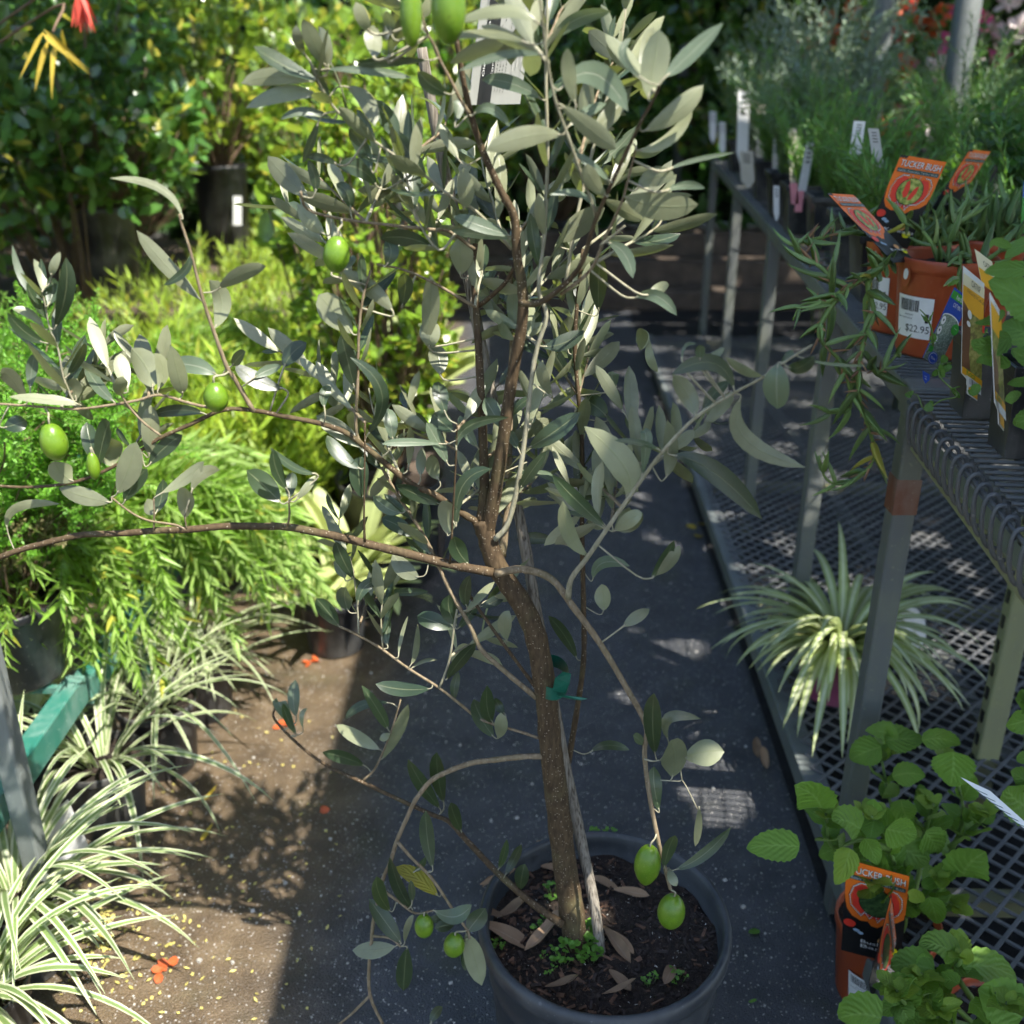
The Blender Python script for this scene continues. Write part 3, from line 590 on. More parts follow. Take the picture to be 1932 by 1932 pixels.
# branches: crop, width at start and end (picture units), distance at start and end, bark, leaf spacing, leaf start, points
BR = [
 ('trunk', 'U', 50, 36, TB.y, 1.0, 'olive_bark', 0, 0, [(1087, 1790), (1076, 1700), (1064, 1620), (1050, 1500), (1038, 1400), (1030, 1310), (1012, 1205), (985, 1140), (952, 1092), (930, 1050), (915, 1000), (907, 980)]),
 ('branch', 'U', 30, 7, 1.0, .93, 'olive_bark', 0, 0, [(918, 1005), (930, 950), (945, 860), (965, 720), (985, 610), (985, 540), (975, 480), (970, 410), (945, 360), (905, 270), (880, 180), (862, 80), (850, 0), (842, -60)]),
 ('branch', 'U', 22, 10, 1.0, 1.05, 'olive_bark', 0, 0, [(908, 990), (914, 920), (912, 850), (908, 760), (903, 660), (898, 580), (892, 505), (897, 460)]),
 ('branch', 'U', 16, 8, 1.03, 1.12, 'twig_bark', 0, 0, [(947, 1050), (958, 960), (960, 880), (964, 700), (968, 600), (962, 500)]),
 ('branch', 'U', 11, 6, .99, .96, 'young_twig', .03, .55, [(934, 1018), (961, 981), (985, 864), (1008, 680), (1031, 597), (1016, 545), (1027, 445), (1033, 293), (1030, 154), (1032, 20), (1030, -40)]),
 ('branch', 'U', 8, 6, 1.04, 1.08, 'young_twig', .028, .3, [(1066, 540), (1090, 400), (1130, 240), (1166, 108), (1182, 0), (1190, -50)]),
 ('branch', 'C', 44, 16, .95, .84, 'olive_bark', 0, 0, [(440, 1850), (560, 1850), (720, 1730), (820, 1600), (900, 1350), (1010, 1100), (1170, 760), (1250, 620), (1290, 520)]),
 ('branch', 'C', 22, 14, .90, .82, 'young_twig', 0, 0, [(905, 1330), (880, 1240), (810, 1050), (740, 850), (650, 590), (600, 320), (575, 100), (555, -40)]),
 ('branch', 'C', 26, 14, .93, .88, 'twig_bark', 0, 0, [(690, 1800), (870, 1650), (960, 1450), (1060, 1240), (1110, 1060), (1150, 900)]),
 ('branch', 'C', 18, 10, .90, .88, 'young_twig', 0, 0, [(930, 1500), (1010, 1440), (1080, 1380)]),
 ('branch', 'U', 12, 7, 1.05, 1.10, 'olive_bark', .035, .5, [(1072, 1440), (1090, 1330), (1101, 1245), (1101, 1143), (1098, 1000), (1098, 831), (1085, 670), (1090, 560), (1100, 470)]),
 ('branch', 'U', 17, 7, .99, .90, 'twig_bark', 0, 0, [(935, 1082), (985, 1074), (1040, 1092), (1080, 1143), (1132, 1214), (1182, 1298), (1219, 1369), (1216, 1421), (1225, 1499), (1243, 1591), (1256, 1644), (1265, 1678)]),
 ('branch', 'U', 12, 4, .955, .83, 'young_twig', 0, 0, [(1072, 1128), (1078, 1092), (1108, 1052), (1145, 998), (1185, 941), (1246, 857), (1313, 787), (1385, 741), (1434, 715), (1491, 676), (1532, 651)]),
 ('branch', 'U', 12, 6, 1.0, .94, 'twig_bark', 0, 0, [(1035, 1428), (994, 1427), (930, 1434), (888, 1440), (842, 1457), (811, 1475), (783, 1511), (767, 1545), (749, 1586), (736, 1628), (722, 1660), (705, 1735), (701, 1774), (697, 1809), (698, 1878), (726, 1940)]),
 ('branch', 'U', 6, 4, .945, .94, 'twig_bark', 0, 0, [(698, 1878), (661, 1915), (632, 1938)]),
 ('branch', 'U', 7, 5, .96, .93, 'twig_bark', 0, 0, [(750, 1588), (777, 1619), (814, 1656), (851, 1711), (881, 1755), (886, 1772)]),
 ('branch', 'U', 6, 4, .95, .935, 'twig_bark', 0, 0, [(726, 1682), (756, 1704), (784, 1723), (817, 1718)]),
 ('branch', 'U', 5, 4, .945, .935, 'twig_bark', 0, 0, [(704, 1766), (736, 1770), (756, 1786)]),
 ('branch', 'U', 15, 4, .985, 1.22, 'olive_bark', 0, 0, [(1062, 1745), (1000, 1701), (950, 1657), (925, 1633), (878, 1583), (847, 1550), (816, 1537), (754, 1509), (682, 1475), (613, 1442), (559, 1401), (518, 1357), (518, 1337)]),
 ('branch', 'U', 5, 3, 1.15, 1.14, 'twig_bark', 0, 0, [(682, 1475), (706, 1452), (722, 1420), (738, 1380), (756, 1320)]),
 ('branch', 'U', 11, 6, 1.0, 1.05, 'twig_bark', .035, .6, [(1012, 1316), (953, 1267), (907, 1224), (888, 1182), (851, 1118), (814, 1038), (784, 985), (750, 934), (720, 881)]),
 ('branch', 'U', 8, 6, 1.0, 1.04, 'olive_bark', 0, 0, [(1010, 1296), (950, 1215), (904, 1150), (878, 1112)]),
 ('branch', 'U', 6, 5, 1.03, 1.04, 'twig_bark', 0, 0, [(899, 1354), (865, 1326), (829, 1298), (772, 1262), (718, 1223), (677, 1199), (641, 1182)]),
 ('branch', 'U', 6, 5, 1.0, 1.03, 'twig_bark', 0, 0, [(1038, 1400), (980, 1380), (930, 1366), (899, 1354)]),
 ('branch', 'U', 4, 3, 1.04, 1.04, 'young_twig', 0, 0, [(677, 1197), (674, 1143), (668, 1090), (660, 1050)]),
 ('branch', 'U', 4, 3, 1.04, 1.05, 'young_twig', .02, .2, [(722, 1224), (719, 1165), (724, 1110)]),
 ('branch', 'U', 5, 4, 1.03, 1.02, 'young_twig', 0, 0, [(829, 1298), (845, 1255), (852, 1221), (857, 1180), (862, 1150)]),
 ('branch', 'U', 19, 11, .99, .97, 'olive_bark', 0, 0, [(930, 1080), (850, 1065), (770, 1045), (700, 1028), (646, 1014), (596, 1004), (542, 994), (485, 993), (422, 993), (355, 999), (294, 1001), (234, 1006), (167, 1008), (134, 1013), (60, 1031), (0, 1051), (-50, 1075)]),
 ('branch', 'U', 15, 5, 1.0, .95, 'olive_bark', 0, 0, [(906, 988), (871, 968), (817, 931), (784, 918), (744, 888), (690, 844), (650, 815), (596, 797), (532, 785), (485, 775), (422, 773), (361, 800), (301, 827), (254, 857), (201, 887), (134, 911), (57, 919), (0, 917), (-40, 915)]),
 ('branch', 'U', 7, 5, .965, .94, 'twig_bark', 0, 0, [(420, 772), (380, 766), (348, 758), (301, 745), (261, 755), (217, 763), (144, 772), (84, 768), (0, 762), (-40, 760)]),
 ('branch', 'U', 5, 4, .955, .945, 'twig_bark', 0, 0, [(305, 823), (274, 800), (248, 773), (227, 743)]),
 ('branch', 'U', 10, 5, .97, .95, 'twig_bark', 0, 0, [(479, 777), (446, 720), (428, 692), (405, 630), (384, 568), (376, 540), (366, 499), (356, 463), (343, 424), (338, 404)]),
 ('branch', 'U', 5, 3, .95, .94, 'young_twig', .022, .15, [(144, 770), (120, 713), (110, 660), (94, 619), (84, 569), (77, 549)]),
 ('branch', 'U', 5, 4, .96, .955, 'twig_bark', 0, 0, [(352, 1000), (330, 990), (280, 982), (246, 966), (210, 938)]),
 ('branch', 'U', 4, 3, .96, .955, 'twig_bark', 0, 0, [(290, 1001), (291, 970), (290, 940)]),
 ('branch', 'U', 4, 3, .96, .955, 'twig_bark', 0, 0, [(352, 998), (350, 985), (348, 975)]),
 ('branch', 'U', 5, 4, .965, .95, 'twig_bark', 0, 0, [(543, 993), (546, 970), (545, 945)]),
 ('branch', 'U', 6, 3, .975, .955, 'olive_bark', 0, 0, [(688, 1022), (687, 985), (687, 948), (689, 797)]),
 ('branch', 'U', 5, 3, .985, .96, 'olive_bark', 0, 0, [(849, 1062), (854, 981), (861, 848), (862, 800)]),
 ('branch', 'U', 8, 5, .985, .99, 'twig_bark', .02, .45, [(689, 844), (672, 814), (675, 714), (677, 630), (684, 566), (700, 510)]),
 ('branch', 'U', 8, 5, 1.02, .95, 'twig_bark', 0, 0, [(895, 470), (848, 437), (815, 433), (738, 425), (644, 413), (581, 395), (567, 361)]),
 ('branch', 'U', 7, 4, 1.03, 1.0, 'twig_bark', 0, 0, [(894, 578), (889, 575), (815, 532), (758, 508), (711, 499)]),
 ('branch', 'U', 7, 5, 1.0, .92, 'young_twig', .024, .35, [(965, 470), (900, 400), (850, 370), (800, 330), (740, 290), (651, 224), (611, 174), (585, 115)]),
 ('branch', 'U', 6, 4, 1.0, .98, 'young_twig', .022, .2, [(860, 440), (828, 472), (788, 415), (770, 350), (760, 290)]),
 ('branch', 'B', 24, 12, .93, .90, 'twig_bark', 0, 0, [(1160, 640), (1110, 560), (1060, 460), (1000, 350), (960, 250), (920, 180), (890, 60), (880, -60)]),
 ('branch', 'U', 10, 8, 1.04, 1.0, 'olive_bark', 0, 0, [(900, 580), (925, 560), (952, 535), (970, 505)]),
 ('branch', 'U', 4, 3, .915, .905, 'young_twig', 0, 0, [(1216, 1432), (1232, 1436), (1246, 1434)]),
 ('branch', 'U', 3, 2, .91, .905, 'young_twig', 0, 0, [(1246, 1472), (1280, 1474), (1290, 1476), (1318, 1530)]),
]
BPX = []                                                       # samples of every branch: u, v, distance
TW = []
def add_branch(name, c, w0, w1, y0, y1, bark, sp, t0, pts, rec=True, k=4):
    s = CR[c][2]; pp = [cu(c, *q) for q in pts]; n = len(pp); P3 = []
    for i, (u, v) in enumerate(pp): P3.append(P(u, v, y0+(y1-y0)*i/(n-1)))
    poly = spline(P3, k); m = len(poly); rad = []
    for i, q in enumerate(poly):
        f = i/(m-1); wq = (w0+(w1-w0)*f**.8)*s; rad.append(wq/2*depth(q)/FU*(1+.05*math.sin(i*2.7)+rng.uniform(-.03, .03)))
        if rec: u, v = px(q); BPX.append((u, v, q.y))
    GB().tube(poly, rad, 12 if name == 'trunk' else (8 if w0*s > 9 else 6)).ob(name, bark, olive)
    if sp: TW.append((poly, sp, t0))
    return poly
for b_ in BR: add_branch(*b_)
BA = np.array(BPX)
def near_branch(u, v):
    i = int(np.argmin((BA[:, 0]-u)**2+(BA[:, 1]-v)**2)); return BA[i]

# leaves traced one by one: base, middle, tip, width; t = upper side shows, b = lower side shows, s = silvery, y = yellow
LV = {
'A': [(1750,460,1550,430,1360,470,90,'b'),(1800,545,1600,525,1385,610,80,'b'),(1870,670,1720,630,1580,675,45,'s'),(1840,380,1770,240,1710,110,90,'b'),(1850,390,1840,260,1795,150,60,'b'),(1720,310,1680,230,1670,140,55,'b'),(1730,1100,1610,1000,1510,880,110,'b'),(1830,1320,1740,1240,1675,1150,85,'b'),(1030,1230,900,1060,620,1005,45,'b'),(1130,1690,940,1500,770,1300,85,'b'),(1075,1430,1040,1530,920,1610,45,'t'),(1230,1630,1360,1550,1500,1500,80,'b'),(1210,1850,1250,1700,1180,1580,95,'b'),(240,1690,130,1580,70,1380,40,'s'),(240,1640,235,1560,190,1460,50,'b'),(310,1850,370,1650,370,1450,85,'t'),(290,1560,300,1500,340,1420,45,'b'),(270,1720,300,1640,280,1560,75,'t'),(250,1850,170,1770,70,1740,50,'b'),(250,1932,140,1870,40,1760,70,'t')],
'B': [(625,330,620,230,615,140,95,'b'),(700,330,720,270,720,220,40,'s'),(600,180,560,100,520,10,75,'b'),(930,340,700,345,520,365,55,'t'),(350,390,600,400,840,440,45,'s'),(1040,530,950,480,870,400,85,'t'),(470,490,580,570,625,710,90,'b'),(760,780,700,680,620,560,95,'t'),(310,690,270,800,220,920,45,'t'),(420,930,330,890,240,885,45,'t'),(640,1050,540,950,420,940,95,'t'),(490,1180,470,1090,410,1035,75,'t'),(290,1090,290,1000,250,900,55,'t'),(870,1170,800,1090,720,980,85,'b'),(610,960,560,830,480,720,75,'t'),(1130,1180,1140,1080,1120,940,95,'b'),(1110,1550,1110,1440,1100,1340,125,'b'),(950,1390,800,1340,660,1345,85,'t'),(690,1500,720,1420,690,1350,85,'t'),(500,1880,400,1760,310,1660,150,'b'),(730,1760,600,1630,420,1530,90,'b'),(780,1730,800,1620,790,1540,85,'t'),(910,1930,940,1740,940,1550,95,'b'),(1390,1330,1220,1270,1070,1220,75,'s'),(1400,1345,1200,1320,1060,1300,45,'s'),(1480,240,1260,190,1010,220,45,'b'),(1580,310,1360,310,1100,400,45,'s'),(1550,130,1350,60,1080,130,65,'b'),(1680,760,1480,770,1250,850,115,'b'),(1570,560,1400,470,1230,450,80,'s'),(850,960,860,830,890,660,65,'b'),(1100,900,1040,780,1000,690,60,'b'),(720,190,710,120,690,60,60,'s'),(1160,520,1140,470,1100,400,60,'s'),(1080,700,1100,600,1090,560,60,'s'),(390,1530,480,1480,500,1440,50,'s'),(1180,650,1280,610,1390,715,55,'s')],
'C': [(640,250,780,120,1000,70,80,'s'),(690,540,900,450,1100,680,140,'s'),(740,770,840,690,970,630,60,'s'),(780,640,740,460,730,290,85,'b'),(1225,600,1260,380,1290,180,160,'b'),(1330,470,1470,340,1680,140,95,'s'),(1200,800,1400,680,1560,520,120,'b'),(1160,920,1350,850,1500,650,70,'b'),(870,1010,1010,930,1150,770,65,'s'),(690,640,880,800,1030,910,110,'b'),(970,1200,880,1100,850,1000,95,'b'),(1080,1200,1280,1260,1530,1250,160,'b'),(1160,1150,1260,1080,1390,1090,110,'b'),(1330,1165,1450,1130,1570,1150,50,'s'),(1350,1035,1500,980,1760,930,30,'s'),(690,1480,800,1380,960,1270,130,'b'),(970,1480,1080,1550,1130,1700,80,'s'),(920,1900,920,1720,935,1560,105,'t'),(880,1250,780,1180,620,1190,40,'s'),(990,1110,880,1010,770,930,45,'s'),(1140,1820,1280,1810,1400,1930,75,'s'),(1230,1800,1290,1760,1350,1740,65,'b'),(1190,480,1070,340,1120,230,50,'s'),(1010,150,1060,190,1010,230,90,'s'),(1120,880,1060,960,1060,1010,70,'s')],
'E': [(660,850,720,720,770,560,125,'b'),(700,900,760,790,830,710,85,'t'),(840,690,930,590,1030,520,85,'t'),(620,900,480,870,330,820,95,'b'),(410,780,350,740,300,670,115,'b'),(540,680,510,560,490,450,85,'t'),(640,700,620,620,640,540,130,'b'),(840,640,850,500,850,350,95,'b'),(860,250,830,150,740,30,140,'b'),(720,260,690,150,680,60,85,'b'),(690,300,680,250,690,190,75,'b'),(1030,290,1010,200,960,10,95,'b'),(1220,180,1100,130,960,120,95,'s'),(1150,400,1010,380,850,410,65,'t'),(430,320,420,260,420,200,75,'b'),(450,350,280,320,50,305,55,'b'),(910,850,1050,760,1150,670,65,'b'),(1080,840,1140,740,1240,720,65,'b'),(880,960,910,870,920,770,65,'t'),(870,970,840,930,830,880,65,'b'),(1045,990,1040,900,1045,820,90,'b'),(1580,900,1490,810,1390,720,120,'t'),(1620,830,1560,720,1540,600,65,'t'),(1630,880,1640,800,1650,730,65,'t'),(1670,890,1730,820,1780,750,45,'b'),(1780,740,1650,700,1520,590,45,'t'),(1600,260,1440,210,1330,120,85,'t'),(1430,200,1500,160,1590,130,55,'s'),(1600,140,1650,60,1730,0,90,'t'),(640,330,560,250,480,130,65,'s'),(40,1050,100,930,340,910,50,'b'),(150,330,60,200,0,170,80,'b'),(170,260,180,150,200,60,60,'s'),(20,480,90,460,150,440,90,'t'),(540,740,590,520,620,450,80,'t'),(890,270,920,150,870,60,70,'b'),(1310,130,1340,90,1385,50,60,'t'),(380,190,440,100,480,0,50,'t'),(1830,370,1830,290,1870,250,60,'t')],
'F': [(260,740,130,640,0,560,95,'b'),(215,400,180,260,140,100,85,'t'),(290,670,370,430,190,230,75,'t'),(250,860,130,780,60,670,75,'t'),(270,1030,240,900,260,790,105,'t'),(480,1110,400,1080,320,1010,65,'s'),(700,1060,580,1010,450,950,75,'t'),(740,1230,740,1130,740,1040,115,'b'),(560,1250,460,1180,370,1140,85,'t'),(730,550,700,450,690,370,85,'t'),(770,650,700,590,660,550,115,'t'),(790,750,860,620,1090,570,55,'t'),(790,1180,830,950,990,860,75,'t'),(700,330,690,240,660,160,105,'b'),(640,180,640,100,630,0,115,'b'),(1200,740,1330,660,1490,540,105,'t'),(1350,810,1430,730,1520,660,75,'b'),(1750,1010,1740,850,1510,620,160,'b'),(1630,1190,1480,1050,1330,890,85,'t'),(1530,1350,1430,1230,1390,1040,85,'b'),(1680,1210,1760,1150,1840,1110,85,'b'),(1560,1480,1620,1390,1770,1410,65,'s'),(1350,1270,1240,1250,1130,1260,65,'t'),(1150,970,1210,880,1300,760,65,'t'),(1100,570,1150,500,1230,450,45,'t'),(1280,170,1400,150,1510,80,85,'t'),(1420,190,1420,90,1420,0,85,'b'),(1330,450,1280,350,1270,250,65,'b'),(1640,570,1580,510,1510,470,110,'t'),(1690,400,1670,350,1670,310,70,'s'),(1830,190,1840,130,1840,70,75,'b'),(1470,1930,1400,1800,1310,1690,65,'t'),(1075,1830,1060,1740,1090,1660,75,'b'),(770,1760,660,1720,570,1690,95,'t'),(790,1740,750,1660,750,1570,95,'t'),(920,1640,1000,1610,1060,1570,55,'t'),(800,1760,860,1690,920,1600,55,'t'),(850,1640,840,1560,870,1460,65,'t'),(1620,1660,1620,1590,1610,1510,85,'b'),(1730,1750,1800,1700,1880,1650,65,'b'),(860,1400,800,1320,780,1240,95,'t'),(580,1470,500,1430,430,1340,95,'b'),(640,1340,590,1270,530,1190,45,'s'),(130,1750,60,1660,0,1590,85,'t'),(210,1480,150,1370,110,1270,75,'t'),(160,1480,140,1430,100,1380,55,'s'),(180,1660,160,1590,170,1530,85,'s'),(235,1620,270,1530,350,1490,65,'t'),(910,740,850,650,810,560,65,'s'),(590,900,590,830,600,740,55,'b'),(520,850,530,730,530,620,45,'b'),(690,920,660,860,650,780,75,'b'),(430,700,420,600,400,520,75,'s'),(710,720,520,710,370,720,45,'s'),(740,830,680,700,620,600,75,'s'),(1060,640,990,530,950,460,90,'s'),(1140,750,1110,690,1080,640,50,'s'),(1840,900,1860,700,1840,650,60,'s'),(560,1080,500,1010,470,1000,80,'t')],
'H': [(1220,605,1020,610,820,570,105,'t'),(920,710,720,730,600,830,65,'t'),(850,1050,700,970,530,870,95,'b'),(870,1120,980,930,1060,720,85,'b'),(740,1170,590,1110,430,1070,85,'t'),(930,930,890,960,850,980,55,'b'),(910,900,850,780,720,580,85,'t'),(1690,960,1600,830,1540,680,115,'t'),(1680,850,1640,750,1640,580,105,'t'),(1770,790,1730,740,1700,670,65,'t'),(1720,970,1740,890,1740,780,95,'b'),(1290,1480,1170,1320,1060,1120,95,'t'),(1320,1440,1280,1250,1270,1070,105,'t'),(1240,1920,1200,1700,1190,1500,105,'t'),(1450,1650,1400,1540,1370,1440,85,'t'),(240,810,220,680,235,540,85,'s'),(240,940,180,830,140,710,55,'t'),(230,900,130,740,110,700,90,'s'),(290,900,280,800,320,750,35,'b'),(1080,430,1120,320,1130,130,45,'b'),(990,360,1010,230,1060,70,28,'b'),(1080,460,1180,400,1275,395,28,'b'),(910,290,900,200,935,110,60,'s'),(1340,540,1440,400,1560,270,85,'t'),(1400,690,1400,590,1430,480,65,'t')],
'I': [(1265,900,1250,720,1260,530,105,'t'),(1345,820,1350,680,1550,690,65,'b'),(1445,930,1560,890,1690,890,150,'b'),(1370,1045,1385,930,1360,820,150,'b'),(1200,850,1160,810,1130,790,55,'s'),(1290,1250,1260,1100,1260,980,85,'t'),(1535,1230,1530,1350,1510,1470,45,'b'),(1320,1600,1350,1480,1390,1400,70,'t'),(1390,1610,1560,1520,1730,1350,65,'t'),(1350,1600,1370,1660,1400,1710,55,'b'),(870,890,980,850,1110,880,55,'t')],
'K': [(310,500,340,420,360,320,45,'t'),(350,540,400,450,450,350,55,'t'),(440,630,450,550,470,470,85,'t')],
'J': [(780,990,680,830,600,570,95,'t'),(990,885,830,750,650,650,125,'y'),(780,940,780,850,770,760,55,'t'),(800,690,850,640,890,570,55,'t'),(600,1010,510,870,490,730,110,'t'),(690,1270,570,1110,430,910,130,'t'),(640,1300,470,1330,295,1330,130,'b'),(740,1310,720,1480,710,1660,130,'t'),(720,1270,740,1150,790,1040,55,'b'),(965,1010,1130,1060,1270,960,120,'s'),(910,1070,960,1080,1020,1070,60,'t'),(1130,1110,1050,1130,965,1150,95,'t'),(1230,1180,1300,1090,1380,990,140,'t'),(1220,1200,1290,1390,1350,1620,160,'b'),(1215,1240,1200,1390,1220,1500,45,'t'),(930,1932,970,1850,1030,1790,75,'t')],
'M': [(940,540,780,340,480,430,120,'t'),(655,730,600,580,490,430,130,'b'),(710,700,790,570,910,480,85,'t'),(1150,440,1010,400,880,300,65,'b'),(1260,350,1250,500,1255,680,180,'s'),(1330,370,1430,370,1530,290,95,'t'),(1280,350,1330,300,1370,250,55,'t'),(985,600,1020,900,1465,1110,130,'b'),(490,1020,800,1150,1145,1490,155,'t'),(440,1180,480,1000,450,760,105,'b'),(1420,300,1650,350,1930,360,24,'s'),(390,980,250,930,60,910,45,'t'),(60,1560,130,1480,170,1400,75,'b'),(80,1570,180,1520,270,1440,95,'b'),(330,1920,420,1800,500,1640,75,'t'),(370,1900,470,1800,540,1680,85,'b'),(720,320,790,290,870,230,55,'b'),(690,330,690,260,690,210,70,'s'),(250,250,260,160,265,90,85,'b'),(320,170,320,300,380,410,65,'b'),(560,330,580,220,670,205,24,'s')],
}
LMAT = dict(t='olive_leaf', b='olive_leaf', s='olive_leaf_silver', y='olive_leaf_yellow')
lr = random.Random(21)
EYE = Vector((0, 0, H))
nleaf = 0
def traced_leaf(c, e, prof='olive', mats=LMAT, rt=olive, bases=near_branch, rows=9, tooth=0, pet='young_twig', yfix=None, dmax=.022, wave=.03):
    global nleaf
    s = CR[c][2]; b0_, m0_, t0_ = cu(c, e[0], e[1]), cu(c, e[2], e[3]), cu(c, e[4], e[5])
    nb = bases(*b0_) if yfix is None else (b0_[0], b0_[1], yfix)
    yb = nb[2]+lr.uniform(-.004, .004); dy = lr.uniform(-dmax, dmax)
    B, M_, T = P(*b0_, yb), P(*m0_, yb+dy*.5+lr.uniform(-.006, .006)), P(*t0_, yb+dy)
    Qc = M_*2-(B+T)*.5                                         # control point so that the curve passes the middle
    roll = R(lr.uniform(-32, 32)); W = e[6]*s*depth(M_)/FU/math.cos(roll)*1.04
    sgn = -1 if e[7] == 'b' else 1
    def cen(t): return B*(1-t)**2+Qc*2*t*(1-t)+T*t*t
    def fr(t):
        d = ((Qc-B)*(1-t)+(T-Qc)*t).normalized(); wv = (EYE-cen(t)).normalized(); sd_ = d.cross(wv)
        sd_ = sd_.normalized() if sd_.length > 1e-5 else Vector((1, 0, 0)); n = sd_.cross(d)
        a = roll*(.6+.5*t); s2 = sd_*math.cos(a)+n*math.sin(a); n2 = n*math.cos(a)-sd_*math.sin(a); return s2*sgn, n2*sgn
    v, q, uv = leaf_grid(cen, lambda t: fr(t)[0], lambda t: fr(t)[1], W, prof, lr.uniform(.05, .28), rows, tooth, wave*lr.random(), lr.uniform(0, 6))
    o = link('leaf', mesh('leaf', v, q, mats[e[7]], True, uv), rt); nleaf += 1
    if yfix is None:                                            # leaf stalk back to the twig
        E = P(nb[0], nb[1], nb[2]); dd = (E-B).length
        if dd < .07:
            d0 = (B-Qc).normalized(); mid = B+d0*min(.010, dd*.5); GB().tube(spline([B+(Qc-B).normalized()*.004, B, mid.lerp((B+E)/2, .4), E], 3), .00075 if dd < .03 else .0011, 5).ob('leaf_stalk', pet, o)
    return o
for c, L_ in LV.items():
    for e in L_: traced_leaf(c, e)

# the rest of the crown: side twigs behind and between the traced leaves
ovar = Variants('leaf', 'olive_leaf', 'olive', 7, (-.7, .5), (.05, .3), 7, seed=11, wave=.02)
ofol = Foliage(ovar)
svar = Variants('leaf', 'olive_leaf_silver', 'olive', 5, (-.7, .5), (.05, .3), 7, seed=12, wave=.02)
sfol = Foliage(svar)
for poly, sp_, t0 in TW: stem_leaves(ofol, poly, sp_, 45, .058, .24, t0, 2, .1, .25, .2)
fr_ = random.Random(33)
def fill(n, urange, vrange, back, ln=(110, 230), up=1.0):
    k = 0
    while k < n:
        i = fr_.randrange(len(BPX)); u, v, y = BPX[i]
        if not (urange[0] < u < urange[1] and vrange[0] < v < vrange[1]): continue
        k += 1; a = R(fr_.uniform(-62, 62)); l_ = fr_.uniform(*ln); y2 = y+fr_.uniform(*back); du, dv = math.sin(a)*l_, -math.cos(a)*l_*up; bw_ = fr_.uniform(-25, 25)
        pts = [P(u, v, y), P(u+du*.35+bw_*.5, v+dv*.35, y+(y2-y)*.4), P(u+du*.7+bw_, v+dv*.7, y+(y2-y)*.8), P(u+du, v+dv, y2)]
        poly = spline(pts, 3); m = len(poly); GB().tube(poly, [.0019*(1-.6*j/(m-1)) for j in range(m)], 5).ob('twig', 'young_twig' if k % 2 else 'twig_bark', olive)
        stem_leaves(ofol if k % 3 else sfol, poly, .026, 42, .064, .225, .18, 2, .15, .25, .2)
fill(15, (600, 1300), (60, 480), (.03, .22)); fill(11, (660, 1250), (450, 820), (.03, .2)); fill(10, (700, 1180), (700, 1010), (.03, .2), (90, 190)); fill(6, (1020, 1260), (640, 1000), (.05, .2))
fill(4, (640, 860), (1000, 1250), (.02, .12), (80, 140)); fill(5, (0, 330), (700, 1010), (.01, .1), (70, 150))
ofol.finish(olive, max(0, 300-nleaf)); sfol.finish(olive, 0)

# olives on their stalks: centre, width, height, distance, point of the twig
def fruit(u, v, w_, h_, y, tw, tilt=0, tip=.12):
    c = P(u, v, y); d = depth(c); a, b = w_/2*d/FU, h_/2*d/FU*1.06; prof = []
    for i in range(15):
        t = i/14*math.pi; r_ = a*math.sin(t)**.93*(1-.10*math.cos(t)); z = b*math.cos(t); prof.append((max(r_, 1e-4), z-(tip*b*max(0, -math.cos(t))**6)))
    prof[0] = (a*.06, b*.985)
    o = GB().lathe(prof[::-1], c, 24, M=Matrix.Rotation(R(tilt), 3, 'Y')).ob('olive', 'olive_fruit', olive)
    top = c+Matrix.Rotation(R(tilt), 3, 'Y') @ Vector((0, 0, b*.97)); e = P(*tw, y-.004)
    nb = near_branch(*tw); e = P(nb[0], nb[1], nb[2])
    GB().tube(spline([top-Vector((0, 0, .002)), top+Vector((.001, -.001, .006)), (top+e)/2+Vector((.002, 0, .002)), e], 4), .0011, 6).ob('stalk', 'young_twig', o)
fruit(846, 8, 66, 118, .80, (850, -40)); fruit(775, 20, 42, 108, .84, (800, -20)); fruit(635, 478, 50, 62, .945, (650, 415), 8); fruit(407, 748, 46, 52, .945, (421, 702)); fruit(101, 832, 50, 66, .935, (92, 768), -4)
fruit(176, 878, 24, 50, .955, (180, 898)); fruit(1222, 1628, 50, 76, .905, (1238, 1575), 3, .3); fruit(1267, 1718, 52, 68, .90, (1265, 1676), 4); fruit(800, 1746, 36, 46, .93, (790, 1722)); fruit(857, 1782, 40, 46, .925, (878, 1755), 6)

# bamboo-like wooden stake and its green ties
sp3 = [G(1137, 1812, .262)]; 
for u, v, y in ((1120, 1700, 1.005), (1075, 1490, 1.035), (1040, 1300, 1.045), (1008, 1132, 1.055), (981, 981, 1.07), (924, 730, 1.09), (870, 460, 1.10), (832, 291, 1.10), (812, 187, 1.10), (795, 90, 1.10)): sp3.append(P(u, v, y))
sp3[0].z -= .02
poly = spline(sp3, 3); m = len(poly); stk = GB().tube(poly, [.0072*(1-.25*i/(m-1))*(1+.12*(i in (5, 6, 14))) for i in range(m)], 7).ob('garden_stake', 'stake_wood'); tag(stk, 'weathered grey timber stake tied beside the olive trunk', 'stake')
q = P(1033, 1297, 1.0); tp = root('plant_tie', q, 'green plastic tape tied round the olive trunk and stake', 'tie')
g = GB(); ring = []
for i in range(28):
    a = 6.2832*i/28; ring.append((q.x+.006+.0195*math.cos(a), q.y+.022+.036*math.sin(a)))
v = []
for x, y in ring: v += [(x, y, q.z-.0085), (x, y, q.z+.0085)]
g.add(v, [(2*i, 2*((i+1) % 28), 2*((i+1) % 28)+1, 2*i+1) for i in range(28)]).ob('band', 'green_tape', tp)
